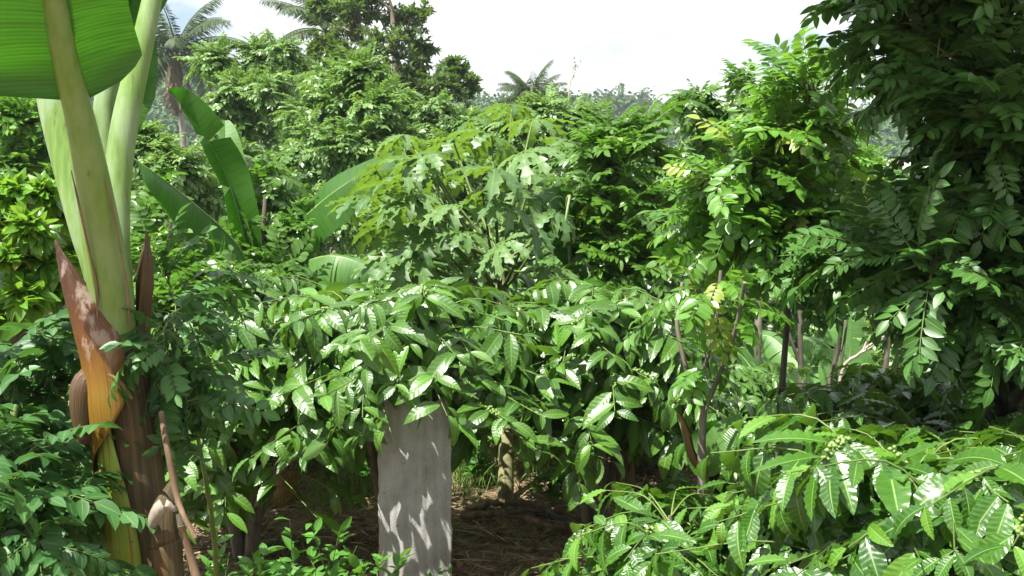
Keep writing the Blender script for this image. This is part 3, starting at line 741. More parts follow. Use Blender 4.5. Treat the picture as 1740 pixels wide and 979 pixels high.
# bright green canopy of pinnate leaved trees across the middle distance
def canopy(name, label, Y, cl, seed, L=0.34, leaf='accia', tm=PIN_L, bx=None, nleaf=7, ntwig=26, group='bright green canopy trees', **kw):
    c0 = [(a, b, Y + (np.random.RandomState(seed + i).rand() - 0.5) * 1.6, r) for i, (a, b, r) in enumerate(cl)]
    mx = bx if bx is not None else np.mean([c[0] for c in cl]); bw = W(mx, 500, Y)
    return tree(name, label, 'tree', (bw[0], Y, gz(bw[0], Y)), c0, tm, L, nleaf, ntwig, leaf, 'bark', 0.038, seed, group, **kw)
canopy('acacia_tree', 'bright feathery tree right of the left coconut palm trunk', 17, [(370, 110, 45), (440, 105, 45), (480, 95, 40), (410, 160, 50), (385, 180, 30), (470, 160, 55), (380, 220, 30), (420, 215, 50), (375, 260, 30), (490, 220, 50)], 101, leaf='accia')
canopy('acacia_tree', 'bright feathery tree whose domed crown stands left of the papaya leaves', 13.5, [(520, 200, 50), (580, 180, 55), (640, 190, 50), (540, 250, 60), (610, 250, 60), (670, 250, 45), (510, 290, 40), (590, 310, 50), (650, 310, 45), (560, 140, 40), (620, 130, 40)], 102)
canopy('acacia_tree', 'bright feathery tree in front of the tall dark tree foot, left of the palm top', 18, [(680, 190, 40), (740, 200, 40), (790, 220, 40), (830, 225, 40), (720, 235, 45), (790, 240, 45), (860, 240, 40), (700, 250, 50), (840, 250, 50), (660, 170, 40)], 103)
canopy('acacia_tree', 'feathery tree behind the upright middle banana leaf', 11.5, [(230, 240, 30), (260, 260, 30), (310, 290, 40), (270, 320, 50), (340, 330, 50), (290, 380, 50), (240, 360, 35), (400, 280, 45), (440, 320, 45)], 104, L=0.30)
canopy('acacia_tree', 'feathery tree behind the papaya crown, right side', 14, [(880, 220, 45), (930, 200, 45), (980, 210, 45), (1010, 250, 45), (920, 270, 55), (980, 300, 55), (870, 300, 55), (960, 360, 55), (1040, 320, 45), (900, 380, 50)], 105)
canopy('acacia_tree', 'shaded feathery tree behind the curved banana leaf under the bright crowns', 12.5, [(460, 330, 45), (520, 360, 50), (580, 380, 50), (640, 390, 55), (700, 380, 55), (760, 360, 60), (800, 320, 55), (700, 320, 50), (760, 270, 50), (820, 400, 45), (500, 410, 45)], 106, leaf='accia', ntwig=16)
canopy('leafy_tree', 'small leaved tree at the left edge above the reddish tipped shrub', 9.5, [(30, 210, 45), (85, 215, 40), (60, 260, 50), (20, 290, 45), (110, 270, 40), (-30, 240, 50), (70, 320, 45), (130, 330, 40), (10, 340, 45)], 107, L=0.30, leaf='glir_lit', tm=PIN_L, nleaf=6, group='leafy trees at the left edge')
canopy('leafy_tree', 'darker tree high behind the left edge under the large banana blade', 16, [(10, 150, 40), (50, 165, 36), (85, 180, 30), (-30, 160, 45), (30, 190, 40), (105, 200, 25)], 108, L=0.2, leaf='tall', tm=SIMPLE_L, nleaf=22, group='leafy trees at the left edge')
# right background
canopy('acacia_tree', 'pale green feathery tree in the gap left of the dark overhanging tree', 10, [(1440, 275, 28), (1480, 300, 40), (1530, 320, 40), (1500, 350, 45), (1560, 330, 30), (1450, 330, 35), (1540, 390, 40)], 110, L=0.30, leaf='glir_lit', ntwig=20)
canopy('acacia_tree', 'light feathery tree low behind the sapling stems', 12, [(1180, 320, 40), (1150, 290, 30), (1220, 300, 40), (1200, 360, 50), (1140, 360, 40), (1250, 350, 40), (1230, 420, 50), (1160, 430, 50)], 111, L=0.28)
canopy('acacia_tree', 'feathery tree low on the slope behind the bleached dead sapling', 11, [(1560, 600, 50), (1500, 580, 45), (1620, 560, 60), (1680, 600, 60), (1720, 540, 60), (1640, 640, 60), (1560, 650, 50), (1710, 660, 60), (1500, 640, 45), (1760, 600, 60)], 112, L=0.34, leaf='accia')
canopy('acacia_tree', 'feathery tree on the slope seen between the sapling stems', 13, [(1300, 540, 45), (1360, 530, 45), (1420, 540, 45), (1280, 590, 40), (1340, 600, 45), (1400, 590, 40), (1460, 560, 40), (1250, 530, 50), (1210, 580, 50), (1180, 530, 45), (1400, 490, 50), (1480, 480, 50), (1560, 470, 55), (1640, 480, 60)], 113, L=0.28)
# slender tops against the sky
canopy('slender_tree', 'slender leafy tree top bending left against the sky', 8, [(1180, 178, 18), (1195, 200, 22), (1205, 230, 22), (1200, 262, 20), (1175, 172, 14)], 114, L=0.22, leaf='glir', ntwig=9, nleaf=4, tm=PIN, group='slender tree tops', twig_r=0.003)
canopy('slender_tree', 'slender leafy tree top close left of the tallest bright tree', 7.5, [(1262, 150, 20), (1255, 178, 20), (1270, 205, 25), (1280, 240, 25)], 115, L=0.22, leaf='glir', ntwig=8, nleaf=4, tm=PIN, group='slender tree tops', twig_r=0.003)
# scattered trees on the valley floor between the wood and the garden
qv = np.random.RandomState(77)
proto = None
val = [(1150, 235, 70, 'hazy grey green tree on the slope left of the slender tree top'), (1185, 285, 55, 'pale small tree on the slope under the slender tree top'), (1128, 280, 48, 'pale tree on the slope touching the dark pinnate column'), (1232, 230, 64, 'hazy tree between the two slender tree tops'),
       (1440, 240, 75, 'hazy tree on the slope right of the tall bright tree'), (1500, 250, 66, 'hazy tree on the slope close left of the dark overhanging tree'), (1470, 285, 50, 'pale tree low on the slope above the yellow green feathery tree'), (1560, 265, 60, 'hazy tree seen through the left fringe of the dark tree'),
       (255, 150, 70, 'hazy tree on the left hill close to the palm trunk'), (330, 160, 60, 'hazy tree on the left hill above the tall banana leaf'), (900, 200, 66, 'hazy tree under the short bushy palm')]
for i, (px, py, y, lab) in enumerate(val):
    c = W(px, py, y); gzz = gz(c[0], y); hh = max(3.0, c[2] - gzz + 2)
    if i in (0, 4, 8):
        proto = tree('valley_tree', lab, 'tree', (c[0], y, gzz), [(V3(c[0] + dx, y + dy, gzz + hh * 0.62 + dz), 1.5) for dx, dy, dz in qv.uniform(-1, 1, (9, 3)) * V3(1.9, 1.9, 1.5)], SIMPLE_L, 0.34, 26, 18, 'forest', 'bark', 0.12, 300 + i, group='hazy trees across the valley', twig_r=0.02)
        ph = hh
    else: dup(proto, (c[0], y, gzz), qv.uniform(0, 6), hh / ph, lab)

# two tin roofed houses on the far slope, glimpsed through the leaves on the right
M['roof'] = barkmat('rusty tin roof', (0.30, 0.24, 0.22), (0.50, 0.46, 0.44), 3, (8, 1, 1), 0.5, 0.02)
M['plaster'] = barkmat('pale plaster', (0.55, 0.52, 0.47), (0.7, 0.68, 0.63), 2, (1, 1, 1), 0.8, 0.005)
M['glass'] = simple('dark window', (0.03, 0.035, 0.04), 0.1)
M['wood'] = barkmat('brown door', (0.12, 0.07, 0.04), (0.2, 0.12, 0.07))
def box(G, a, b, m=0):
    a = np.array(a, float); b = np.array(b, float)
    v = np.array([[x, y, z] for x in (a[0], b[0]) for y in (a[1], b[1]) for z in (a[2], b[2])])
    f = [(0, 1, 3, 2), (4, 6, 7, 5), (0, 4, 5, 1), (2, 3, 7, 6), (0, 2, 6, 4), (1, 5, 7, 3)]
    for q_ in f: G.add(v[list(q_)], [[0, 1, 2, 3]], None, m, 0.5)
def house(px, py, y, w, d, h, lab, rz):
    c = W(px, py, y); z0 = gz(c[0], y) - 0.3; h = max(h, c[2] - z0)
    r = thing('house', lab, 'house', (c[0], y, z0), 'houses on the far slope'); r.rotation_euler = (0, 0, rz)
    g = Geo(); box(g, (-w / 2, -d / 2, 0), (w / 2, d / 2, h)); g.build('wall', M['plaster'], r, smooth=False)
    g = Geo(); rr = h + w * 0.22; e = 0.5
    for sg in (-1, 1):
        a = [(-w / 2 - e, sg * (d / 2 + e), h - 0.15), (w / 2 + e, sg * (d / 2 + e), h - 0.15), (w / 2 + e, 0, rr), (-w / 2 - e, 0, rr)]
        g.add(a, [[0, 1, 2, 3]])
    g.build('roof', M['roof'], r, smooth=False, solid=0.08)
    g = Geo()
    for sx in (-1, 1): g.add([(sx * (w / 2 - .01), -d / 2, h), (sx * (w / 2 - .01), d / 2, h), (sx * (w / 2 - .01), 0, rr - 0.1)], [[0, 1, 2]])
    g.build('gable', M['plaster'], r, smooth=False)
    for x in (-w * 0.3, w * 0.3):
        g = Geo(); box(g, (x - 0.55, -d / 2 - 0.03, h - 1.9), (x + 0.55, -d / 2 + 0.02, h - 0.8)); o = g.build('window', M['wood'], r, smooth=False)
        g = Geo(); box(g, (x - 0.45, -d / 2 - 0.05, h - 1.8), (x + 0.45, -d / 2 - 0.035, h - 0.9)); g.build('pane', M['glass'], o, smooth=False)
    g = Geo(); box(g, (-0.5, -d / 2 - 0.04, h - 2.7), (0.5, -d / 2 + 0.02, h - 0.8)); g.build('door', M['wood'], r, smooth=False)
house(1575, 378, 72, 7, 5, 3, 'pale tin roofed house glimpsed through gaps left in the dark tree', 0.3)
house(1655, 392, 66, 6, 5, 3, 'second tin roofed house deeper behind the dark tree, right of the other', -0.4)
house(1548, 300, 120, 9, 6, 3.5, 'farthest tin roofed house high on the slope at the dark tree edge', 0.1)

# ================================================================== MIDDLE DISTANCE
# pinnate leaved trees
tree('gliricidia_tree', 'column of dark pinnate sprays right of the papaya, arching at its top', 'tree', V3(W(1085, 500, 6.0)[0], 6.0, 0),
     [(1040, 235, 6, 26), (1075, 250, 6, 34), (1015, 265, 5.9, 30), (1050, 290, 5.8, 42), (1085, 300, 6, 38), (1020, 340, 5.8, 30), (1065, 340, 5.7, 45), (1095, 370, 5.9, 36), (1040, 400, 5.8, 42), (1085, 410, 5.7, 45), (1060, 450, 5.6, 45), (1110, 460, 5.8, 40), (1010, 440, 5.8, 30)],
     PIN_BIG, 0.29, 4, 9, 'glir', r0=0.05, seed=201, group='gliricidia trees', twig_r=0.003, spread=0.7)
tree('gliricidia_tree', 'pinnate leaved young tree growing through the middle banana leaves', 'tree', V3(W(450, 500, 6.6)[0], 6.6, 0),
     [(470, 300, 7.3, 22), (445, 340, 7.2, 30), (480, 360, 7.2, 26), (440, 400, 7, 34), (480, 410, 7, 26), (425, 450, 6.6, 34), (475, 460, 6.6, 30), (395, 450, 6.6, 20)],
     PIN, 0.26, 4, 10, 'glir', r0=0.04, seed=202, group='gliricidia trees', twig_r=0.003)
tree('gliricidia_tree', 'pinnate leaved thicket tree just right of the thick banana trunk', 'tree', V3(W(300, 560, 5)[0], 5.0, 0),
     [(235, 330, 5.6, 20), (245, 380, 5.4, 24), (265, 420, 5.2, 30), (255, 460, 5, 30), (300, 470, 5, 30), (340, 480, 5, 30), (380, 485, 5.2, 24), (270, 510, 4.7, 30), (320, 530, 4.7, 30), (250, 560, 4.6, 30), (350, 530, 4.8, 26), (300, 440, 5.6, 20)],
     PIN, 0.22, 4, 9, 'glir', r0=0.03, seed=203, group='gliricidia trees', twig_r=0.003)
bt = [(1378, 172, 6), (1362, 195, 10), (1385, 205, 8), (1345, 235, 18), (1360, 255, 16), (1310, 268, 18), (1285, 290, 36), (1330, 285, 34), (1355, 295, 18),
      (1245, 330, 28), (1280, 350, 38), (1330, 340, 36), (1360, 350, 22), (1245, 380, 34), (1290, 400, 40), (1330, 405, 34), (1215, 400, 22), (1250, 415, 28), (1290, 420, 26), (1365, 400, 20), (1210, 360, 14)]
g0 = None
tree('gliricidia_tree', 'tall sunlit pinnate leaved tree with bright arching sprays left of the dark tree', 'tree', V3(W(1335, 500, 4.1)[0], 4.1, gz(1.1, 4.1)),
     [(a, b - 10, 4.0 + 0.25 * (k % 3 - 1) * 0.8, c) for k, (a, b, c) in enumerate(bt)], PIN_BIG, 0.25, 4, 9, 'glir_lit', r0=0.020, seed=204, group='gliricidia trees', twig_r=0.003, spread=0.7, trunk_top=W(1372, 190, 4.1))
# the big dark tree on the right; its crown spreads above and beyond the frame
dk = [(1500, -5, 3.4, 8), (1530, 50, 3.3, 8), (1570, 100, 3.3, 8), (1600, 0, 3.3, 24), (1620, 50, 3.3, 50), (1590, 110, 3.2, 20), (1670, 110, 3.2, 60), (1740, 70, 3.2, 70), (1670, 175, 3.1, 30), (1610, 165, 3.3, 8), (1710, 190, 3.2, 60), (1760, 200, 3.2, 70),
      (1685, 250, 3.1, 30), (1630, 240, 3.3, 8), (1720, 280, 3.2, 50), (1770, 310, 3.1, 70), (1680, 330, 3.1, 30), (1650, 320, 3.3, 8), (1730, 380, 3.3, 50), (1770, 420, 3.1, 70), (1670, 410, 3.3, 30), (1600, 400, 3.3, 14), (1540, 410, 3.4, 12), (1620, 460, 3.1, 30), (1690, 490, 3.1, 50), (1760, 520, 3.0, 70),
      (1480, 420, 3.3, 12), (1580, 440, 3.0, 16), (1660, 530, 3.0, 30), (1730, 570, 3.0, 40), (1780, 630, 3.0, 40), (1430, 425, 3.5, 12), (1390, 420, 3.7, 12), (1350, 425, 3.8, 12), (1600, 500, 3.1, 14)]
up_ = [(1600, -60, 3.2, 50), (1600, -60, 3.2, 80), (1700, -60, 3.2, 80), (1580, -170, 3.0, 60), (1600, -180, 3.1, 90), (1720, -180, 3.1, 90), (1540, -300, 2.9, 110), (1680, -320, 3.0, 110), (1420, -260, 2.9, 90),
       (1800, 50, 3.2, 90), (1830, 250, 3.2, 90), (1820, 450, 3.1, 90), (1450, -400, 2.8, 110), (1600, -460, 2.8, 130), (1380, -520, 2.6, 110), (1520, -620, 2.6, 130), (1350, -380, 2.9, 80)]
qs = np.random.RandomState(9)
SHADE = [(qs.uniform(0.5, 3.0), qs.uniform(2.1, 3.2), qs.uniform(3.1, 3.8)) for _ in range(40)]  # unseen leaf clumps added above the view to keep sun off this tree
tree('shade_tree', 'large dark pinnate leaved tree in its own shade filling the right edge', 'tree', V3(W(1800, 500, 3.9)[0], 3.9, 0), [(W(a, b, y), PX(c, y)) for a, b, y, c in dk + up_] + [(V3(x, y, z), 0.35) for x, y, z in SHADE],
     PIN_BIG, 0.26, 4, 8, 'glir_shaded', r0=0.10, seed=205, twig_r=0.003, spread=0.75, trunk_top=W(1690, -100, 3.4), upb=0.1, droop=0.25)

# reddish tipped shrub left
tree('clove_shrub', 'yellow green shrub with a few reddish leaf tips at the left edge', 'shrub', V3(W(20, 560, 3.9)[0], 3.9, 0),
     [(20, 330, 3.9, 45), (80, 330, 4, 36), (-20, 380, 3.9, 50), (50, 390, 3.8, 45), (110, 370, 4.1, 30), (10, 450, 3.8, 50), (80, 450, 3.9, 42), (40, 510, 3.8, 50), (110, 500, 4, 36), (-20, 540, 3.8, 45), (60, 570, 3.9, 45), (130, 430, 4.1, 25), (120, 560, 4, 35)],
     SIMPLE, 0.088, 11, 18, 'yel', r0=0.03, seed=206, twig_r=0.003, nn=0.45)

# papaya
def papaya_t(seed):
    r = random.Random(seed); parts = []
    for a in (-140, -100, -62, -28, 0, 28, 62, 100, 140):
        ln = {0: 0.56, 28: 0.54, 62: 0.50, 100: 0.40, 140: 0.30}[abs(a)] * r.uniform(0.92, 1.08)
        rows = 14; v = []; uv = []; w = 0.15 if abs(a) < 110 else 0.13; dr = r.uniform(0.3, 1.9)
        for i in range(rows + 1):
            s = i / rows
            sp = [0.22, 0.22, 0.24, 0.30, 0.42, 0.95, 0.42, 0.55, 1.0, 0.42, 0.50, 0.80, 0.36, 0.25, 0.02][i]
            hw = w * sp * 0.62
            fwd = 0.09 if sp > 0.7 else 0
            for j in (-1, 0, 1):
                wav = 0.014 * sin(i * 2.1 + j + a)
                y = s + (fwd if j else 0)
                v.append((j * hw, sin(dr * y) / dr * ln, -(1 - cos(dr * y)) / dr * ln * 0.9 + abs(j) * hw * 0.32 + wav)); uv.append((0.5 + 0.5 * j, s))
        f = []
        for i in range(rows):
            for j in range(2):
                b = i * 3 + j; f.append((b, b + 1, b + 4, b + 3))
        t = T(v, f, uv); A = radians(a)
        parts.append((t, np.array([[cos(A), sin(A), 0], [-sin(A), cos(A), 0], [0, 0, 1]]), V3(0, 0, 0.004 * abs(a) / 100), 1.0, 0))
    return merge_t(parts)
PAP = [papaya_t(i) for i in range(8)]
def papaya(label, base, apex, leaves, Lf, seed, group=None):
    q = np.random.RandomState(seed); base = np.array(base, float)
    root = thing('papaya_tree', label, 'papaya tree', base, group)
    P = bez(base - UP * 0.1, base * 0.5 + apex * 0.5 + V3(0.03, 0, 0), apex, n=26)
    g = Geo(); rr = np.interp(np.linspace(0, 1, 26), [0, 1], [0.045, 0.028]) * (1 + 0.07 * (np.arange(26) % 3 == 0))
    tube(g, P, rr, 10); g.build('trunk', M['pap_bark'], root, base)
    for i, (px, py, y, s, tilt) in enumerate(leaves):
        c = W(px, py, y); t = (i / len(leaves)); a0 = apex - UP * (0.32 * t) ; h = c - a0; hz = nrm(h * V3(1, 1, 0) + 1e-6)
        g = Geo(); tube(g, bez(a0, a0 + h * 0.5 - UP * 0.04 * np.linalg.norm(h), c, n=8), [0.011, 0.006], 5)
        pet = g.build('petiole', M['rachis'], root, base)
        g = Geo(); d = nrm(hz + V3(0, 0, -0.15 + tilt) + 0.2 * q.randn(3))
        g.inst(PAP[i % 8], frames(d, UP + 0.32 * q.randn(3) - 0.25 * tilt * hz)[None], c[None], [Lf * s], np.array([q.uniform(0, 0.8)]))
        g.build('leaf', M['papaya'], root, base)
    for k in range(10):
        g = Geo(); a = k * 2.4; c = apex - UP * (0.12 + 0.05 * (k % 5)) + V3(cos(a), sin(a), 0) * 0.045
        g.inst(ICO, np.broadcast_to(np.eye(3) * V3(1, 1, 1.6), (1, 3, 3)), c[None], [0.026], np.array([0.4])); g.build('fruit', M['papfruit'], root, base)
    return root
ap = W(846, 425, 5.9)
pl = [(836, 232, 6.2, 1.1, 0.5), (905, 205, 6.5, 1.0, 0.3), (770, 240, 6.4, 1.1, 0.2), (725, 272, 6.0, 1.1, 0.1), (960, 240, 6.2, 1.1, 0.1), (840, 290, 5.2, 1.0, 0.1), (690, 232, 6.6, 1.0, 0.2), (640, 335, 5.8, 1.1, 0.0), (1005, 285, 6.1, 1.0, 0.0),
      (915, 338, 5.6, 1.0, 0.0), (700, 350, 5.5, 1.0, 0.0), (700, 432, 5.4, 1.05, 0.0), (985, 345, 5.9, 0.9, 0.0), (760, 395, 6.6, 0.9, 0.0), (985, 405, 6.4, 0.9, 0.0), (935, 455, 5.5, 0.9, 0), (870, 180, 7, 0.9, 0.3), (940, 300, 6.9, 0.9, 0.1), (790, 310, 6.8, 0.9, 0.1), (740, 300, 6.2, 0.9, 0), (800, 205, 6.8, 0.9, 0.3), (1030, 240, 6.6, 0.9, 0.1), (660, 385, 6.2, 0.95, 0), (820, 440, 5.3, 0.8, 0), (890, 260, 5.6, 0.9, 0.1), (1040, 300, 6.6, 0.9, 0)]
qp = np.random.RandomState(31)
pl += [(qp.uniform(600, 1040), qp.uniform(190, 460), qp.uniform(5.3, 6.9), qp.uniform(0.7, 1.0), qp.uniform(0, 0.3)) for _ in range(9)]
pl += [(770, 350, 5.3, 0.8, 0.0), (820, 330, 5.4, 0.85, 0.1), (900, 385, 5.3, 0.8, 0.0), (945, 360, 5.5, 0.75, 0.0), (790, 395, 5.2, 0.7, 0.0), (865, 350, 5.2, 0.8, 0.05), (730, 395, 5.4, 0.85, 0.0), (850, 415, 5.0, 0.7, 0)]
papaya('papaya tree with long leaf stalks spreading from a knobbly crown in the centre', V3(W(858, 860, 5.25)[0], 5.25, gz(0, 5.25)), ap, pl, 0.60, 4)

# small papaya behind
papaya('small papaya plant low behind the leftmost coffee branches', V3(W(700, 560, 8.5)[0], 8.5, gz(-1, 8.5)), W(690, 480, 8.5), [(640, 440, 8.3, 1, 0.1), (740, 450, 8.4, 1, 0.1), (690, 410, 8.7, 1, 0.2), (600, 470, 8.2, 1, 0), (780, 480, 8.2, 1, 0)], 0.6, 9)

# middle banana plant: three tall leaves right of the thick trunk
def bplant(label, base, top, r=0.08, group='banana plants'):
    base = np.array(base, float); root = thing('banana_plant', label, 'banana plant', base, group)
    g = Geo(); tube(g, bez(base - UP * 0.1, top, n=10), [r, r * 0.6], 10); g.build('trunk', M['sheath_green'], root, base)
    return root, base
Wp = W
rt, b_ = bplant('banana plant with one rolled upright leaf and one arching left, behind the coffee', V3(Wp(455, 700, 6.8)[0], 6.8, gz(-1.6, 6.8)), Wp(430, 480, 6.8))
banana_leaf(rt, b_, [Wp(430, 485, 6.8), Wp(412, 390, 6.7), Wp(385, 300, 6.65), Wp(345, 225, 6.55), Wp(308, 175, 6.5), Wp(286, 150, 6.4)], [V3(0.6, -0.75, 0.2), V3(0.75, -0.6, 0.3), V3(0.5, -0.5, 0.7)], 0.13, 0.16, fl=0.2, fr=0.9, curl=0.5, tears=2, rag=0.35, seed=1, base_s=0.3)
banana_leaf(rt, b_, [Wp(432, 480, 6.6), Wp(402, 415, 6.0), Wp(335, 350, 5.4), Wp(275, 302, 5.0), Wp(228, 268, 4.9)], V3(0.35, 0.55, 0.8), 0.22, 0.14, fl=-0.9, fr=0.1, curl=-0.6, tears=5, seed=2, rag=0.4)
banana_leaf(rt, b_, [Wp(430, 485, 6.8), Wp(415, 400, 6.9), Wp(392, 310, 6.95), Wp(384, 250, 7.0), Wp(382, 205, 7.1)], V3(0.3, -0.9, 0.2), 0.07, 0.13, fl=0.5, fr=0.2, curl=-0.1, seed=3, mat='banana_pale', base_s=0.3)
rt, b_ = bplant('banana plant with a long leaf arching right over the shrubs towards the papaya', V3(Wp(470, 700, 7.4)[0], 7.4, gz(-1.8, 7.4)), Wp(478, 470, 7.4))
banana_leaf(rt, b_, [Wp(478, 480, 7.4), Wp(490, 405, 7.2), Wp(540, 348, 7.0), Wp(610, 298, 6.9), Wp(690, 262, 6.9)], V3(-0.5, -0.75, 0.65), 0.15, 0.24, fl=0.1, fr=-0.35, curl=-0.3, seed=5)
banana_leaf(rt, b_, [Wp(480, 480, 7.3), Wp(520, 445, 6.9), Wp(570, 435, 6.7), Wp(640, 455, 6.6)], V3(0.1, -0.6, 0.8), 0.30, 0.30, fl=-0.2, fr=-0.3, curl=-0.9, tears=8, seed=6, mat='banana_pale', rag=0.6)
banana_leaf(rt, b_, [Wp(478, 480, 7.4), Wp(440, 440, 7.2), Wp(420, 470, 7.0), Wp(410, 520, 6.9)], V3(-0.1, -0.8, 0.5), 0.2, 0.2, fl=-0.2, fr=-0.2, curl=-0.6, tears=4, seed=7)
rt, b_ = bplant('banana plant with a brown withered leaf hanging beside the papaya crown', V3(Wp(985, 700, 5.85)[0], 5.85, gz(0.4, 5.85)), Wp(972, 450, 5.85))
banana_leaf(rt, b_, [Wp(972, 470, 5.85), Wp(962, 380, 5.75), Wp(955, 335, 5.65), Wp(930, 350, 5.55), Wp(925, 410, 5.50)], V3(0.0, -0.8, 0.6), 0.10, 0.10, fl=-0.2, fr=-0.2, curl=-0.4, tears=3, seed=8)
banana_leaf(rt, b_, [Wp(972, 450, 5.85), Wp(985, 370, 5.85), Wp(1000, 345, 5.75), Wp(1020, 390, 5.65), Wp(1020, 440, 5.65)], V3(0, -0.8, 0.6), 0.09, 0.09, fl=-0.3, fr=-0.2, curl=-0.4, seed=9)
banana_leaf(rt, b_, [Wp(970, 450, 5.75), Wp(964, 350, 5.55), Wp(968, 335, 5.50), Wp(962, 370, 5.45), Wp(958, 420, 5.45)], V3(0, -0.9, 0.3), 0.035, 0.03, fl=-0.9, fr=-0.9, curl=-0.8, rag=1.0, tears=9, seed=10, mat='banana_dry', label='brown withered hanging leaf')
banana_leaf(rt, b_, [Wp(975, 500, 5.75), Wp(990, 440, 5.55), Wp(1010, 470, 5.45), Wp(1030, 510, 4.90)], V3(0, -0.7, 0.6), 0.08, 0.08, fl=-0.3, fr=-0.2, curl=-0.4, seed=11)
rt, b_ = bplant('banana plant with two yellow green leaves behind the sunlit pinnate sprays', V3(Wp(1140, 700, 6.5)[0], 6.5, gz(1, 6.5)), Wp(1140, 470, 6.5))
banana_leaf(rt, b_, [Wp(1140, 470, 6.5), Wp(1140, 410, 6.3), Wp(1165, 365, 6.2), Wp(1215, 330, 6.1)], V3(-0.4, 0.8, 0.35), 0.25, 0.18, fl=0.1, fr=-0.1, curl=-0.3, seed=12)
banana_leaf(rt, b_, [Wp(1140, 470, 6.4), Wp(1150, 430, 6.2), Wp(1180, 412, 6.1), Wp(1225, 410, 6.0)], V3(-0.2, 0.8, 0.5), 0.18, 0.18, fl=0.1, fr=-0.1, curl=-0.3, seed=13)
# bananas in the right background
rt, b_ = bplant('banana plant on the slope with a pale broad arched leaf beside the sapling stems', V3(Wp(1390, 740, 8.6)[0], 8.6, gz(2.6, 8.6)), Wp(1392, 660, 8.6), 0.07)
banana_leaf(rt, b_, [Wp(1395, 670, 8.6), Wp(1370, 636, 8.4), Wp(1340, 632, 8.3), Wp(1305, 655, 8.2)], V3(0, -0.5, 0.85), 0.2, 0.25, fl=0, fr=-0.1, curl=-0.5, seed=14, mat='banana_pale')
banana_leaf(rt, b_, [Wp(1395, 670, 8.6), Wp(1425, 625, 8.8), Wp(1400, 585, 8.9), Wp(1360, 580, 8.9)], V3(0.3, -0.6, 0.7), 0.25, 0.25, fl=-0.1, fr=-0.2, curl=-0.6, tears=9, seed=15, mat='banana_pale', rag=0.7)
banana_leaf(rt, b_, [Wp(1395, 670, 8.6), Wp(1435, 640, 8.7), Wp(1445, 590, 8.8), Wp(1450, 530, 8.9)], V3(0.1, -0.9, 0.3), 0.25, 0.25, fl=0.3, fr=-0.2, curl=-0.3, tears=2, seed=16, mat='banana_pale')
banana_leaf(rt, b_, [Wp(1400, 690, 8.4), Wp(1440, 640, 8.2), Wp(1474, 618, 8.1), Wp(1484, 650, 8.05), Wp(1486, 695, 8.0)], V3(0.3, -0.7, 0.6), 0.09, 0.10, fl=-0.3, fr=-0.3, curl=-0.5, tears=4, seed=17)
banana_leaf(rt, b_, [Wp(1395, 670, 8.6), Wp(1340, 600, 9), Wp(1300, 570, 9.2), Wp(1270, 600, 9.2)], V3(0, -0.6, 0.7), 0.22, 0.22, fl=-0.2, fr=-0.2, curl=-0.7, tears=9, seed=18, mat='banana_pale')
rt, b_ = bplant('small banana plant with one upright dark leaf left of the slender sapling stem', V3(Wp(1300, 740, 7.0)[0], 7.0, gz(1.9, 7)), Wp(1300, 690, 7.0), 0.05)
banana_leaf(rt, b_, [Wp(1300, 695, 7), Wp(1303, 665, 6.95), Wp(1300, 640, 6.9), Wp(1303, 608, 7)], V3(0.3, -0.9, 0.2), 0.09, 0.10, fl=0.5, fr=0.1, curl=-0.2, seed=19)
banana_leaf(rt, b_, [Wp(1300, 695, 7), Wp(1285, 640, 7.1), Wp(1255, 600, 7.2), Wp(1250, 620, 7.2)], V3(0.3, -0.6, 0.6), 0.12, 0.12, fl=0.1, fr=0.1, curl=-0.4, seed=20)

# saplings and bare stems
def stems_thing(name, label, cat, base, lines, mat, group=None, k=6):
    r = thing(name, label, cat, base, group)
    for i, (pts, ra) in enumerate(lines):
        g = Geo(); tube(g, bez(*pts, n=14), ra, k, wob=0.12); g.build('trunk' if i == 0 else 'branch', M[mat], r, base)
    return r
b0 = W(1192, 810, 3.6)
r_ = stems_thing('sapling', 'three forked grey sapling rising from the near coffee leaves', 'sapling', V3(b0[0], 3.6, 0),
    [([V3(b0[0], 3.6, 0), W(1193, 760, 3.6), W(1195, 695, 3.6)], [0.016, 0.014]), ([W(1195, 697, 3.6), W(1170, 640, 3.6), W(1150, 545, 3.6), W(1160, 480, 3.6)], [0.010, 0.007]),
     ([W(1195, 697, 3.6), W(1193, 640, 3.6), W(1215, 560, 3.6), W(1225, 460, 3.6)], [0.011, 0.007]), ([W(1197, 697, 3.6), W(1225, 630, 3.6), W(1250, 560, 3.5), W(1265, 480, 3.4)], [0.010, 0.007])], 'bark')
g = Geo(); clump_foliage(g, None, [(W(1205, 625, 3.55), 0.1), (W(1160, 520, 3.6), 0.15), (W(1235, 520, 3.6), 0.15), (W(1200, 500, 3.6), 0.2)], PIN, 0.2, 2, 5, np.random.RandomState(3)); g.build('foliage', [M['glir_lit'], M['rachis']], r_, V3(b0[0], 3.6, 0))
b0 = W(1360, 700, 6.5)
stems_thing('sapling', 'slender dark stemmed sapling standing before the pale banana leaf', 'sapling', V3(b0[0], 6.5, gz(b0[0], 6.5)),
    [([V3(b0[0], 6.5, gz(b0[0], 6.5)), W(1361, 650, 6.5), W(1360, 570, 6.5), W(1362, 440, 6.5)], [0.022, 0.015]), ([W(1360, 620, 6.5), W(1345, 580, 6.5), W(1325, 520, 6.5)], [0.014, 0.008])], 'bark_dark')
b0 = W(1408, 720, 6.8)
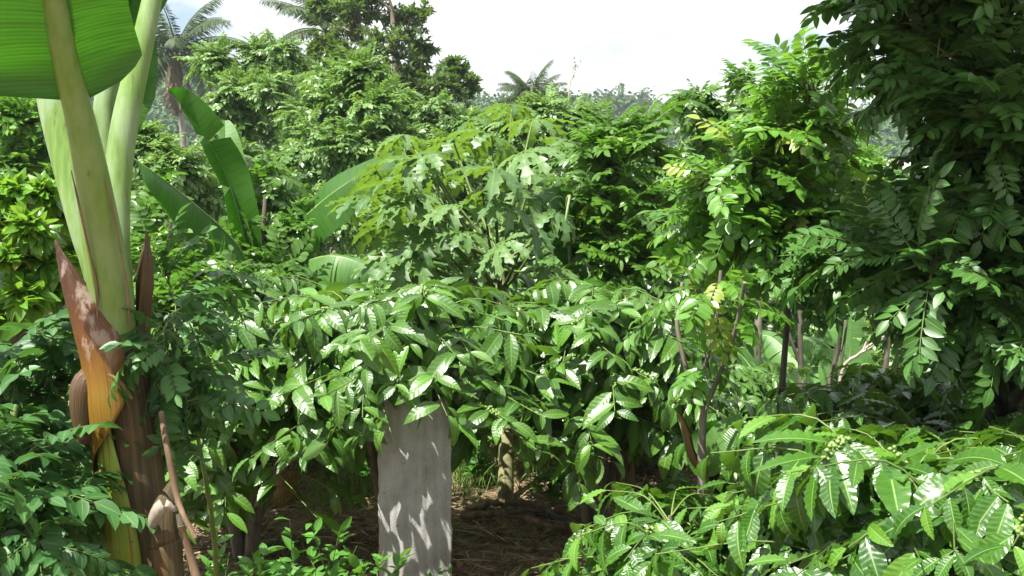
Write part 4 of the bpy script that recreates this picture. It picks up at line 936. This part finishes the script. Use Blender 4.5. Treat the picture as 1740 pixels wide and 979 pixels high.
stems_thing('sapling', 'leaning double stemmed sapling right of the pale banana leaf', 'sapling', V3(b0[0], 6.8, gz(b0[0], 6.8)),
    [([V3(b0[0], 6.8, gz(b0[0], 6.8)), W(1410, 665, 6.8), W(1425, 590, 6.8), W(1435, 500, 6.7)], [0.022, 0.014]), ([W(1418, 680, 6.8), W(1432, 600, 6.8), W(1440, 540, 6.8)], [0.012, 0.008])], 'bark_dark')
b0 = W(1420, 720, 5.8)
stems_thing('dead_sapling', 'bleached dead branch leaning right below the dark tree', 'dead branch', V3(b0[0], 5.8, gz(b0[0], 5.8)),
    [([V3(b0[0], 5.8, gz(b0[0], 5.8)), W(1425, 660, 5.8), W(1462, 600, 5.75), W(1508, 568, 5.7)], [0.014, 0.010, 0.004]), ([W(1462, 600, 5.75), W(1478, 592, 5.7), W(1500, 576, 5.6)], [0.007, 0.003]), ([W(1467, 594, 5.7), W(1472, 578, 5.7), W(1468, 560, 5.7)], [0.006, 0.002])], 'bark_pale')

# coffee shrubs ------------------------------------------------------
CG = 'coffee shrubs round the clearing'
GAPS = (((822 - 870) / FPX, (890 - 870) / FPX, 0.80), ((640 - 870) / FPX, (772 - 870) / FPX, 0.90), ((440 - 870) / FPX, (560 - 870) / FPX, 0.62))
def cb(px, Y): x = W(px, 500, Y)[0]; return V3(x, Y, gz(x, Y))
c1 = coffee('coffee_shrub', 'coffee shrub whose leaves hang over the top of the grey sheet', cb(680, 4.40), 1.22, 0.80, 11, 5, 160, 0.166, group=CG, aim=(-1.6, 0.25), cherries=14, hlo=0.5, gaps=GAPS)
c2 = coffee('coffee_shrub', 'coffee shrub at the left of the clearing with dark drooping lower leaves', cb(405, 4.55), 1.16, 0.70, 12, 5, 140, 0.162, group=CG, cherries=12, hlo=0.2, gaps=GAPS)
c3 = coffee('coffee_shrub', 'coffee shrub right of the papaya trunk, largest right of the grey sheet', cb(1010, 4.85), 1.16, 0.76, 13, 5, 160, 0.162, group=CG, cherries=14, hlo=0.38, gaps=GAPS)
for i, (px, Y, rz, s, lab) in enumerate([(560, 6.3, 1.0, 0.95, 'coffee shrub in the shade behind the orange banana stump'), (760, 6.9, 2.2, 0.95, 'shaded coffee shrub behind the grey sheet, left of the papaya trunk'), (930, 6.9, 0.4, 0.9, 'shaded coffee shrub directly behind the papaya trunk'),
        (1090, 6.2, 3.3, 0.95, 'shaded coffee shrub behind the brown split stump'), (400, 6.3, 4.1, 1.0, 'coffee shrub behind the leftmost clearing shrub'), (1230, 5.9, 5.0, 0.72, 'coffee shrub behind the forked sapling'),
        (1350, 5.6, 0.9, 0.62, 'coffee shrub below the pale banana leaf'), (1480, 5.9, 2.0, 0.62, 'coffee shrub under the bleached dead branch'), (1620, 5.2, 1.3, 0.68, 'shaded coffee shrub below the dark tree'), (650, 8.0, 2.9, 1.05, 'coffee shrub farthest back behind the grey sheet'),
        (840, 8.2, 3.7, 1.05, 'coffee shrub farthest back under the papaya crown'), (1020, 7.9, 1.9, 1.0, 'coffee shrub farthest back under the withered banana leaf'), (1740, 5.2, 3.9, 0.75, 'shaded coffee shrub at the right edge below the dark tree'), (300, 5.6, 3.9, 0.9, 'coffee shrub behind the thick banana trunk')]):
    b = cb(px, Y); dup((c2, c1, c3)[i % 3], b, rz, s, lab)

# near coffee at the bottom right: big glossy leaves below the eye
NG = 'near coffee shrubs with large leaves'
coffee('coffee_shrub', 'near coffee shrub with large glossy leaves and green berries at the bottom right', V3(1.20, 2.5, 0), 1.04, 0.66, 21, 6, 220, 0.162, True, NG, cherries=16, aim=(-1.6, 0.2), up=0.45, nodes=8, splay=0.3)
coffee('coffee_shrub', 'near coffee shrub with large leaves in the bottom right corner', V3(1.62, 2.4, 0), 1.06, 0.66, 22, 6, 210, 0.165, True, NG, cherries=8, up=0.45, nodes=8, splay=0.3)
coffee('coffee_shrub', 'coffee shrub with ribbed leaves between the clearing and the corner shrubs', V3(0.66, 3.05, 0), 0.68, 0.50, 23, 5, 150, 0.14, True, NG, cherries=4, up=0.35, nodes=7, splay=0.3)
coffee('coffee_shrub', 'coffee shrub below the forked sapling behind the corner shrubs', V3(1.62, 3.75, 0), 0.94, 0.72, 24, 5, 160, 0.145, True, NG, cherries=6, up=0.35, nodes=8, splay=0.3)
coffee('coffee_shrub', 'coffee shrub in the shade of the dark tree at the right edge', V3(2.25, 3.6, 0), 0.8, 0.7, 25, 4, 70, 0.18, True, NG, cherries=0, up=0.35, nodes=7, splay=0.3)

# ================================================================== FOREGROUND BANANA
FB = V3(W(235, 979, 2.6)[0], 2.6, 0.0)
root = thing('banana_plant', 'thick banana trunk with brown peeling sheaths and pale green leaf stalks at the left', 'banana plant', FB, 'banana plants')
Yb = 2.6
r_ = lambda n, y=Yb: PX(n, y)
g = Geo(); tube(g, bez(V3(W(262, 979, Yb)[0], Yb + .02, -0.1), W(258, 979, Yb + .02), W(238, 850, Yb + .02), W(228, 740, Yb + .02), W(214, 640, Yb + .02), W(200, 560, Yb + .02), n=30), [r_(56), r_(52), r_(47), r_(42), r_(36), r_(26)], 20, wob=0.03)
g.build('trunk', M['sheath_dry'], root, FB)
g = Geo(); shell(g, bez(V3(W(238, 979, Yb)[0], Yb, 0), W(236, 979, Yb), W(220, 850, Yb), W(206, 740, Yb), W(195, 650, Yb), W(180, 590, Yb), n=34), [r_(52), r_(50), r_(44), r_(38), r_(34), r_(26)], [55, 60, 66, 88, 110, 140], [215, 215, 215, 210, 205, 190], 16)
g.build('sheath', M['sheath_green'], root, FB, solid=0.004)['label'] = 'yellow green outer sheath of the lower trunk'
g = Geo(); shell(g, bez(W(204, 850, Yb - .01), W(205, 770, Yb - .01), W(196, 690, Yb - .02), W(186, 620, Yb - .02), W(160, 550, Yb - .03), W(126, 480, Yb - .04), W(96, 408, Yb - .05), n=40),
      [r_(44), r_(43), r_(45), r_(45), r_(42), r_(36), r_(26), r_(14), r_(1)], [195, 165, 95, 40, 28, 15, 10, 20, 60], [215, 212, 210, 205, 200, 200, 195, 180, 130], 18)
g.build('sheath', M['sheath'], root, FB, solid=0.004)['label'] = 'orange brown sheath peeling away to a point on the left'
# keeled brown bract right
g = Geo(); P = bez(W(240, 600, Yb + .03), W(240, 540, Yb + .03), W(243, 470, Yb + .01), W(247, 393, Yb), n=16); w = np.interp(np.linspace(0, 1, 16), [0, .3, .6, .8, 1], [r_(14), r_(14), r_(17), r_(13), 0.0006])
e = V3(1, 0, 0); kx = np.interp(np.linspace(0, 1, 16), [0, .6, 1], [-0.3, 0.1, 0.3])
v = np.stack([P - e * w[:, None] + V3(0, .02, 0), P + e * (kx * w)[:, None] - V3(0, 1, 0) * w[:, None] * 0.8, P + e * w[:, None] + V3(0, .012, 0)], 1).reshape(-1, 3)
f = [];
for i in range(15):
    for j in range(2): b = i * 3 + j; f.append((b, b + 1, b + 4, b + 3))
g.add(v, f, np.stack([np.tile([0.1, 0.3, 0.5], 16), np.repeat(np.linspace(0, 1, 16), 3)], -1)); g.build('bract', M['bract'], root, FB, smooth=False, solid=0.004)
# hanging stub
g = Geo(); tube(g, bez(W(166, 640, Yb - .03), W(146, 640, Yb - .05), W(138, 672, Yb - .06), W(139, 715, Yb - .06), W(144, 742, Yb - .06), W(144, 754, Yb - .06), n=18), [r_(8), r_(14), r_(19), r_(18), r_(15), r_(12), r_(8)], 14, wob=0.06)
g.build('dead_stalk', M['bract'], root, FB)['label'] = 'short brown dead stalk stub hanging on the left side'
# dead sheath and dry stick at the foot
g = Geo(); shell(g, bez(V3(W(282, 979, 2.5)[0], 2.5, 0), W(282, 979, 2.5), W(277, 920, 2.5), W(277, 872, 2.5), W(288, 835, 2.52), W(296, 812, 2.54), n=24), [r_(30), r_(28), r_(27), r_(20), r_(9), r_(2)], [-20, -20, 0, 0, 20, 60], [220, 215, 205, 200, 170, 110], 14, flat=0.7); g.build('dead_sheath', M['sheath_dry'], root, FB, solid=0.003)
g = Geo(); shell(g, bez(W(258, 905, 2.46), W(262, 880, 2.45), W(278, 858, 2.455), W(300, 868, 2.46), n=12, ), [r_(2), r_(9), r_(11), r_(3)], [-60, -50, -40, 0], [130, 150, 160, 120], 8); g.build('dead_flap', M['dryflap'], root, FB, solid=0.002)
for pts in ([W(121, 290, 2.44), W(146, 400, 2.49), W(163, 480, 2.52), W(166, 545, 2.53)], [W(180, 300, 2.47), W(200, 400, 2.50), W(214, 480, 2.53), W(222, 560, 2.56)]):
    g = Geo(); tube(g, bez(*pts, n=20), [r_(0.8), r_(2.2), r_(1.5), r_(2.6), r_(1)], 5, wob=0.3); g.build('stalk_margin', M['deadwood'], root, FB)
g = Geo(); tube(g, bez(W(274, 700, 2.55), W(284, 760, 2.5), W(302, 850, 2.48), W(332, 915, 2.45), n=14), [r_(5), r_(6), r_(4)], 6, wob=0.2); g.build('dead_stalk', M['deadwood'], root, FB)['label'] = 'thin dry stalk hanging to the right of the trunk'
g = Geo(); tube(g, bez(W(308, 895, 2.48), W(322, 940, 2.48), W(336, 985, 2.48), n=8), [r_(6), r_(8)], 6, wob=0.2); g.build('dead_stalk', M['deadwood'], root, FB)
g = Geo(); tube(g, bez(W(184, 636, 2.50), W(205, 650, 2.50), W(224, 678, 2.52), n=8), [r_(2), r_(5), r_(2)], 5, wob=0.2); g.build('peeled_strip', M['deadwood'], root, FB)
# green leaf stalks
def stalk(pts, rad, flat=0.8, k=20, rnd=0.3, mat='petiole', wob=0.02):
    g = Geo(); tube(g, bez(*pts, n=40), rad, k, flat=flat, wob=wob, rnd=rnd); return g.build('leaf_stalk', M[mat], root, FB)
stalk([W(196, 620, 2.61), W(196, 560, 2.59), W(186, 480, 2.57), W(173, 400, 2.54), W(157, 300, 2.49), W(136, 200, 2.44), W(110, 100, 2.38), W(92, 0, 2.32), W(72, -120, 2.22), W(40, -330, 2.0)], [r_(22), r_(33), r_(38), r_(33), r_(27), r_(23), r_(20), r_(18), r_(16), r_(13)], rnd=0.75)
stalk([W(184, 600, 2.66), W(182, 520, 2.65), W(168, 450, 2.65), W(148, 390, 2.66), (W(122, 290, 2.68)), W(100, 200, 2.70), W(84, 120, 2.72), W(66, 0, 2.75), W(40, -200, 2.8)], [r_(18), r_(28), r_(30), r_(29), r_(30), r_(31), r_(30), r_(28), r_(22)], rnd=0.0)
stalk([W(204, 620, 2.64), W(206, 540, 2.63), W(204, 470, 2.63), W(198, 400, 2.64), W(200, 300, 2.66), W(214, 200, 2.68), W(236, 100, 2.71), W(258, 0, 2.74), W(284, -130, 2.78)], [r_(13), r_(18), r_(21), r_(23), r_(24), r_(23), r_(20), r_(17), r_(15)], rnd=0.15)
stalk([W(190, 560, 2.72), W(190, 480, 2.73), W(182, 380, 2.74), W(176, 280, 2.76), W(178, 180, 2.78), W(196, 90, 2.8), W(202, 40, 2.83), W(200, -80, 2.9)], [r_(18), r_(25), r_(24), r_(22), r_(20), r_(15), r_(11), r_(9)], rnd=0.1)
# big blade over the front stalk, seen from below
g = Geo(); banana_blade(g, None, bez(W(143, 172, 2.44), W(126, 110, 2.41), W(108, 60, 2.36), W(92, 0, 2.31), W(72, -120, 2.22), W(40, -330, 2.0), W(0, -620, 1.7), n=40), V3(-0.15, 0.9, 0.35), 0.16, 0.34, fl=0.55, fr=0.12, curl=-0.75, seed=0, base_s=0.06, cols=10, rnd=0.5)
g.build('leaf', M['banana'], root, FB)['label'] = 'large broad blade seen from below, glowing green'
# second blade behind, hanging at the top
g = Geo(); banana_blade(g, None, bez(W(200, 60, 2.84), W(202, 0, 2.86), W(206, -100, 2.9), W(222, -300, 2.9), W(260, -560, 2.6), n=30), V3(0.25, 0.8, 0.5), 0.22, 0.24, fl=-0.2, fr=0.1, curl=-0.5, seed=4, base_s=0.2, cols=8, rnd=0.2)
g.build('leaf', M['banana'], root, FB)
g = Geo(); banana_blade(g, None, bez(W(216, 250, 2.9), W(222, 205, 2.9), W(236, 140, 2.95), W(244, 40, 3.0), n=14), V3(0.3, -0.9, 0.2), 0.05, 0.05, fl=0.1, fr=0.3, seed=5, base_s=0.4, cols=4, rnd=0.2)
g.build('leaf', M['banana'], root, FB)

g = Geo(); banana_blade(g, None, bez(W(250, -150, 2.9), W(236, -60, 2.84), W(212, 0, 2.8), W(186, 50, 2.78), n=18), V3(-0.2, 0.85, 0.5), 0.10, 0.10, fl=-0.5, fr=0.3, curl=-0.4, seed=6, base_s=0.2, cols=6, rnd=0.1)
g.build('leaf', M['banana'], root, FB)['label'] = 'dark leaf tip hanging between the stalks'
# ------------------------------------------------------------------ near pinnate shrubs at the left
tree('gliricidia_shrub', 'near pinnate leaved shrub filling the bottom left corner', 'shrub', V3(-1.45, 2.35, 0),
     [(20, 610, 2.9, 40), (60, 570, 3.0, 36), (10, 690, 2.8, 40), (70, 680, 2.95, 36), (0, 770, 2.5, 40), (50, 790, 2.5, 36), (70, 860, 2.4, 30), (0, 870, 2.4, 40), (50, 930, 2.3, 36), (90, 960, 2.4, 30), (0, 960, 2.3, 50), (-60, 700, 2.6, 50), (-60, 860, 2.5, 50), (-50, 600, 2.8, 50), (60, 740, 2.8, 30), (110, 800, 2.8, 30), (120, 900, 2.8, 30)],
     PIN, 0.25, 3, 5, 'glir_blue', 'twig', r0=0.02, seed=210, group='near gliricidia shrubs', twig_r=0.003, spread=0.8)
tree('gliricidia_shrub', 'drooping pinnate sprays partly covering the banana trunk on its right', 'shrub', V3(-1.06, 3.3, 0),
     [(275, 560, 2.55, 20), (285, 600, 2.6, 20), (300, 530, 2.8, 24), (310, 590, 2.8, 24), (295, 640, 2.7, 20), (310, 670, 2.7, 20), (325, 620, 2.9, 20), (315, 710, 2.8, 16), (290, 490, 2.9, 20)],
     PIN, 0.19, 3, 4, 'glir_blue', 'twig', r0=0.012, seed=211, group='near gliricidia shrubs', twig_r=0.002, spread=0.45, upb=-0.6, droop=0.5)

# ------------------------------------------------------------------ the grey fibre cement sheet
def sheetmat():
    m, nt, N, L = newmat('fibre cement')
    out = N.new('ShaderNodeOutputMaterial'); pb = N.new('ShaderNodeBsdfPrincipled')
    a = noise(nt, 9, 7, stretch=(1.4, 1, 0.9)); b = noise(nt, 190, 4); c_ = noise(nt, 30, 5, stretch=(1.8, 1, 0.5)); d = noise(nt, 3, 3)
    c = mixc(nt, smooth_step(nt, a, 0.3, 0.7), (0.27, 0.265, 0.25), (0.38, 0.375, 0.36))
    c = mixc(nt, mth(nt, 'MULTIPLY', smooth_step(nt, b, 0.45, 0.7), 0.35), c, (0.20, 0.19, 0.17))
    c = mixc(nt, mth(nt, 'MULTIPLY', smooth_step(nt, c_, 0.55, 0.7), 0.4), c, (0.17, 0.165, 0.14))
    c = mixc(nt, mth(nt, 'MULTIPLY', smooth_step(nt, d, 0.5, 0.7), 0.45), c, (0.15, 0.17, 0.11))
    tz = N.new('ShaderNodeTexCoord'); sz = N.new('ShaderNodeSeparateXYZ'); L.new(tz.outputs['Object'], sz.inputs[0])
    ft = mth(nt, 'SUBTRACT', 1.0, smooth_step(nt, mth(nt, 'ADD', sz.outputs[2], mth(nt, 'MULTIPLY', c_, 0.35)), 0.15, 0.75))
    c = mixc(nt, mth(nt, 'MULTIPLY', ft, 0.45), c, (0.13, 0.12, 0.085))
    c = mixc(nt, smooth_step(nt, noise(nt, 75, 3), 0.69, 0.73), c, (0.11, 0.10, 0.085))
    L.new(c, pb.inputs['Base Color']); pb.inputs['Roughness'].default_value = 0.9; pb.inputs['Specular IOR Level'].default_value = 0.2
    bp = N.new('ShaderNodeBump'); bp.inputs['Distance'].default_value = 0.0025; L.new(mth(nt, 'ADD', b, a), bp.inputs['Height']); L.new(bp.outputs[0], pb.inputs['Normal'])
    L.new(pb.outputs[0], out.inputs['Surface']); return m
Ys = 3.95; xl = W(643, 800, Ys)[0]; xr = W(766, 800, Ys)[0]
g = Geo(); nx, nz = 60, 40; zt = W(700, 684, Ys)[2]
v = []; uv = []
for j in range(nz + 1):
    for i in range(nx + 1):
        s = i / nx; t = j / nz
        top = zt + 0.012 * sin(s * 7 + 1) + 0.008 * sin(s * 23) - 0.03 * max(0, s - 0.7)
        z = -0.15 + (top + 0.15) * t
        x = xl + (xr - xl) * s + (0.0035 * sin(t * 31) + 0.002 * sin(t * 83) if i in (0, nx) else 0) - 0.004 * (1 - s) * t
        v.append((x, Ys + 0.0022 * cos(s * 2 * pi * 7.5) - 0.02 * sin(pi * s) + 0.05 * t, z)); uv.append((s, t))
f = [(j * (nx + 1) + i, j * (nx + 1) + i + 1, (j + 1) * (nx + 1) + i + 1, (j + 1) * (nx + 1) + i) for j in range(nz) for i in range(nx)]
g.add(v, f, uv)
tag(g.build('cement_sheet', sheetmat(), org=V3((xl + xr) / 2, Ys, 0), solid=-0.008), 'upright weathered grey corrugated fibre cement sheet with leaf shadows', 'cement sheet')

# ------------------------------------------------------------------ stumps, young banana, logs
def stump(px, py0, py1, Y, r, mat, label, name='banana_stump'):
    b = W(px, py1, Y); b[2] = gz(b[0], Y); t = W(px - 4, py0, Y); q = np.random.RandomState(int(px))
    root = thing(name, label, 'stump', b, 'banana stumps')
    g = Geo(); k = 24; n = 8; V = []
    for i in range(n + 1):
        for j in range(k + 1):
            a = 2 * pi * (j % k) / k; s = i / n; rr = r * (1.15 - 0.25 * s) * (1 + 0.05 * sin(3 * a + 1) + 0.03 * sin(7 * a))
            zz = b[2] - 0.05 + (t[2] - b[2] + 0.05) * s * (1 + (0.16 * sin(5 * a + px) + 0.12 * sin(11 * a)) * s)
            V.append((b[0] + (t[0] - b[0]) * s + rr * cos(a), Y + rr * sin(a), zz))
    c = k + 1; F = [(i * c + j, i * c + j + 1, (i + 1) * c + j + 1, (i + 1) * c + j) for i in range(n) for j in range(k)]
    g.add(V, F, [(j / k, i / n * 0.62) for i in range(n + 1) for j in range(k + 1)]); g.build('sheath', M[mat], root, b, solid=0.012)
    g = Geo(); tube(g, [b, b + UP * (t[2] - b[2]) * 0.8], [r * 0.8, r * 0.7], 12); g.build('core', M['sheath_dry'], root, b)
stump(487, 790, 845, 5.4, 0.065, 'sheath', 'orange brown cut banana stump left of the grey sheet')
stump(1066, 770, 850, 4.7, 0.05, 'sheath_dry', 'dark brown split banana stump right of the log pile')
rt, b_ = bplant('young banana sucker with one pale upright leaf beside the forked sapling', V3(W(1205, 850, 3.9)[0], 3.9, 0), W(1198, 800, 3.9), 0.02)
banana_leaf(rt, b_, [W(1199, 810, 3.9), W(1203, 775, 3.88), W(1225, 742, 3.85), W(1262, 708, 3.85)], V3(-0.55, -0.75, 0.3), 0.05, 0.065, fl=0.2, fr=0.1, curl=-0.1, seed=30, mat='banana_pale', rib=0.004, n=20)
banana_leaf(rt, b_, [W(1199, 810, 3.9), W(1190, 780, 3.95), W(1205, 735, 4.0), W(1235, 720, 4.0)], V3(0.3, 0.7, 0.6), 0.05, 0.06, fl=0.2, fr=0.1, curl=-0.4, seed=31, rib=0.004)
banana_leaf(rt, b_, [W(1197, 810, 3.9), W(1172, 780, 3.8), W(1160, 735, 3.78), W(1150, 700, 3.78)], V3(0.9, -0.4, 0.3), 0.035, 0.035, fl=0.9, fr=0.7, curl=0.2, seed=32, rib=0.004, mat='banana_dry', label='rolled browning leaf')
rt, b_ = bplant('banana sucker with one dark horizontal leaf in the shade right of the papaya trunk', V3(W(960, 830, 5.6)[0], 5.6, gz(0.3, 5.6)), W(958, 790, 5.6), 0.02)
banana_leaf(rt, b_, [W(958, 800, 5.6), W(945, 760, 5.5), W(915, 755, 5.4), W(884, 762, 5.3)], V3(0, -0.3, 0.95), 0.05, 0.05, fl=0.1, fr=0, curl=-0.3, seed=33, rib=0.004)

def log(pts, ra, mat, label, seed, group='dead branches piled on the ground'):
    g = Geo(); P = bez(*pts, n=16); q = np.random.RandomState(seed); P = P + q.randn(*P.shape) * 0.006
    tube(g, P, ra, 7, wob=0.2); o = g.build('log', M[mat], org=P[0]); tag(o, label, 'log', group); return o
def gp(px, Y, h=0.02): x = W(px, 900, Y)[0]; return V3(x, Y, gz(x, Y) + h)
log([gp(780, 5.05, .03), gp(860, 5.0, .05), gp(930, 4.85, .05), gp(1000, 4.75, .03)], [0.02, 0.016, 0.01], 'deadwood', 'longest dead branch on the heap behind the grey sheet', 1)
log([gp(800, 5.2, .03), gp(880, 5.15, .06), gp(960, 5.0, .05)], [0.022, 0.014], 'deadwood', 'thick short dead branch at the back of the heap', 2)
log([gp(860, 4.95, .07), gp(930, 4.95, .09), gp(1010, 4.6, .03)], [0.014, 0.009], 'bark_dark', 'thin dark branch lying across the top of the heap', 3)
log([gp(855, 4.55, .02), gp(900, 4.5, .03), gp(950, 4.5, .03)], [0.012, 0.008], 'deadwood', 'short pale stick in front of the heap', 4)
log([gp(900, 5.1, .02), gp(960, 4.85, .09), gp(1020, 4.8, .05)], [0.012, 0.007], 'bark_dark', 'dark stick poking out at the right end of the heap', 5)
log([gp(585, 4.7, .02), gp(610, 4.75, .03), gp(640, 4.7, .02)], [0.012, 0.009], 'deadwood', 'short pale piece of wood left of the grey sheet', 6)
log([gp(1030, 4.4, .10), gp(1060, 4.45, .14), gp(1100, 4.5, .20)], [0.012, 0.010], 'bark_pale', 'pale crooked stick leaning by the dark split stump', 7)
log([gp(1240, 2.3, .63), gp(1280, 2.3, .64), gp(1330, 2.3, .62)], [0.007, 0.006], 'bark_pale', 'pale bare twig lying among the corner coffee leaves', 8)
TW = [(800, 4.5, 'curved dry twig closest to the right side of the grey sheet'), (880, 4.35, 'dry twig lying nearest in front of the stick heap'), (960, 4.45, 'dry twig under the tips of the corner coffee leaves'), (840, 4.8, 'thin twig sticking out at the left end of the stick heap'),
      (610, 4.45, 'dry twig lying close left of the grey sheet'), (540, 4.7, 'dry twig in the middle of the ground left of the sheet'), (480, 4.5, 'dry twig at the left end of the bare ground'), (560, 5.3, 'dry twig farthest back left of the sheet near the orange stump'), (980, 5.2, 'dry twig behind the right end of the stick heap'), (820, 5.4, 'dry twig at the papaya foot')]
for i, (px, Y, lab) in enumerate(TW):
    q = np.random.RandomState(400 + i); a = q.uniform(-0.5, 0.5); ln = q.uniform(0.18, 0.38)
    p = gp(px, Y, 0.03); d = V3(cos(a), sin(a), 0.08 * q.randn())
    g = Geo(); P = bez(p, p + d * ln * 0.5 + q.randn(3) * 0.015, p + d * ln, n=6); tube(g, P, [0.006, 0.0025], 5)
    tag(g.build('twig', M['deadwood' if i % 2 else 'bark_dark'], org=p), lab, 'twig', 'dry twigs on the clearing floor')

# ------------------------------------------------------------------ grass, straw, litter, herbs
q = np.random.RandomState(55); blade = leaf_t(0.035, 4, 1, 0.9, 0.2)
n = 16000; Y = q.uniform(3.6, 6.6, n); X = q.uniform(-2.6, 1.7, n); Z = ground(X, Y) + 0.004 + 0.02 * q.rand(n)
az = q.uniform(0, 2 * pi, n); g = Geo()
g.inst(leaf_t(0.03, 3, 1, 0.5, 0.2), frames(np.stack([np.cos(az), np.sin(az), q.normal(0.02, 0.16, n)], -1), UP + 0.4 * q.randn(n, 3)), np.stack([X, Y, Z], -1), q.uniform(0.05, 0.20, n), q.rand(n))
tag(g.build('dry_grass', M['straw']), 'brown dry grass cuttings covering the clearing floor', 'dry grass', kind='stuff')
n = 7000; Y = q.uniform(3.6, 7, n); X = q.uniform(-3.5, 2.2, n); az = q.uniform(0, 2 * pi, n); g = Geo()
g.inst(leaf_t(0.45, 4, 1, 0.8, 0.3), frames(np.stack([np.cos(az), np.sin(az), q.normal(0, .25, n)], -1), UP + 0.5 * q.randn(n, 3)), np.stack([X, Y, ground(X, Y) + 0.012], -1), q.uniform(0.025, 0.085, n), q.rand(n))
tag(g.build('leaf_litter', M['litter']), 'fallen brown leaves scattered over the bare soil', 'fallen leaves', kind='stuff')
g = Geo()
def tufts(cs, n, sp, L):
    for cx, cy in cs:
        X = cx + sp * q.randn(n); Y = cy + sp * q.randn(n); d = np.stack([0.35 * q.randn(n), 0.35 * q.randn(n), np.ones(n)], -1)
        g.inst(blade, frames(d, q.randn(n, 3)), np.stack([X, Y, ground(X, Y)], -1), L * q.uniform(0.4, 1.1, n), q.rand(n))
tufts([(W(q.uniform(775, 850), 850, y)[0], y) for y in q.uniform(5.5, 6.0, 12)], 26, 0.06, 0.22)
tufts([(W(q.uniform(430, 1010), 850, y)[0], y) for y in q.uniform(5.2, 6.6, 110)], 26, 0.09, 0.14)
tufts([(W(q.uniform(420, 1010), 850, y)[0], y) for y in q.uniform(4.1, 5.6, 80)], 10, 0.10, 0.09)
tag(g.build('grass', M['grass']), 'thin green grass tufts at the edges of the clearing', 'grass', kind='stuff')
# weeds under and behind the shrubs: one leafy mass
g = Geo(); n = 9000; Y = 6.3 + 24 * q.rand(n) ** 1.6; X = (q.uniform(-300, 2040, n) - 870) / FPX * Y; hgt = q.rand(n) * (0.35 + 0.03 * (Y - 6))
d = nrm(np.stack([q.randn(n), q.randn(n), 0.5 + 0.5 * q.rand(n)], -1))
g.inst(SIMPLE_L[0], frames(d, UP + 0.4 * q.randn(n, 3)), np.stack([X, Y, ground(X, Y) + hgt], -1), q.uniform(0.07, 0.16, n) * (1 + 0.08 * (Y - 6)), q.rand(n))
tag(g.build('undergrowth', M['herb'], smooth=False), 'low leafy weeds covering the slope behind the shrubs', 'undergrowth', kind='stuff')

def herb(px, Y, H, label, seed, L=0.05):
    q = np.random.RandomState(seed); b = gp(px, Y, 0); root = thing('weed', label, 'weed', b, 'small leafy weeds in front of the clearing')
    GS = Geo(); G = Geo()
    for s in range(7):
        a = q.uniform(0, 2 * pi); t = b + V3(cos(a), sin(a), 0) * H * 0.5 * q.rand() + UP * H * q.uniform(0.5, 1.05); P = bez(b, b * 0.4 + t * 0.6 + q.randn(3) * 0.01, t, n=7)
        tube(GS, P, [0.003, 0.0012], 4, cap=False)
        k = 16; u = 0.25 + 0.75 * q.rand(k); pp = np.stack([np.interp(u, np.linspace(0, 1, 7), P[:, i]) for i in range(3)], -1)
        d = nrm(np.stack([q.randn(k), q.randn(k), 0.35 + 0.5 * q.rand(k)], -1)); G.inst(SIMPLE[s % 4], frames(d, UP + .35 * q.randn(k, 3)), pp, L * q.uniform(0.5, 1.1, k), q.rand(k))
    GS.build('stem', M['twig'], root, b); G.build('foliage', M['herb'], root, b)
for i, (px, Y, H, lab) in enumerate([(375, 3.3, 0.34, 'small weed closest to the banana foot'), (430, 3.4, 0.44, 'tall small leaved weed left of the others'), (470, 3.3, 0.36, 'low bushy weed in the middle of the row'), (515, 3.5, 0.56, 'upright pointed weed, tallest of the row before the clearing'), (560, 3.4, 0.38, 'bushy weed second from the grey sheet'),
                                     (600, 3.5, 0.50, 'weed closest to the left side of the grey sheet'), (395, 3.0, 0.2, 'low weed at the very bottom left of the clearing'), (345, 3.5, 0.35, 'weed at the right foot of the dry banana stalk'), (768, 3.6, 0.34, 'tiny sprig of weed at the right foot of the grey sheet')]):
    herb(px, Y, H, lab, 500 + i, 0.085 if i != 8 else 0.04)
for i, (px, Y, H, lab) in enumerate([(800, 5.6, 0.3, 'low weed left of the papaya foot close to the sheet'), (940, 5.2, 0.25, 'low weed in front of the log heap'), (625, 5.5, 0.3, 'low weed right behind the left side of the sheet'), (900, 6.0, 0.4, 'weed right of the papaya foot'), (955, 5.8, 0.4, 'weed behind the log heap'), (1000, 5.7, 0.5, 'weed between the log heap and the dark stump'), (600, 6.1, 0.4, 'weed behind the pale wood piece'), (520, 5.9, 0.4, 'weed right of the orange stump'), (1130, 4.9, 0.5, 'weed right of the dark stump')]):
    herb(px, Y, H, lab, 600 + i, 0.09)

# ------------------------------------------------------------------ haze
if HAZE:
    m, nt, N, L = newmat('air')
    out = N.new('ShaderNodeOutputMaterial'); pv = N.new('ShaderNodeVolumePrincipled')
    pv.inputs['Color'].default_value = (0.80, 0.88, 1.0, 1); pv.inputs['Density'].default_value = 0.0007; pv.inputs['Anisotropy'].default_value = 0.3
    L.new(pv.outputs[0], out.inputs['Volume'])
    g = Geo(); box(g, (-950, -70, -40), (950, 1250, 60))
    tag(g.build('haze', m, smooth=False), 'thin pale haze filling the valley air', 'haze', kind='stuff')
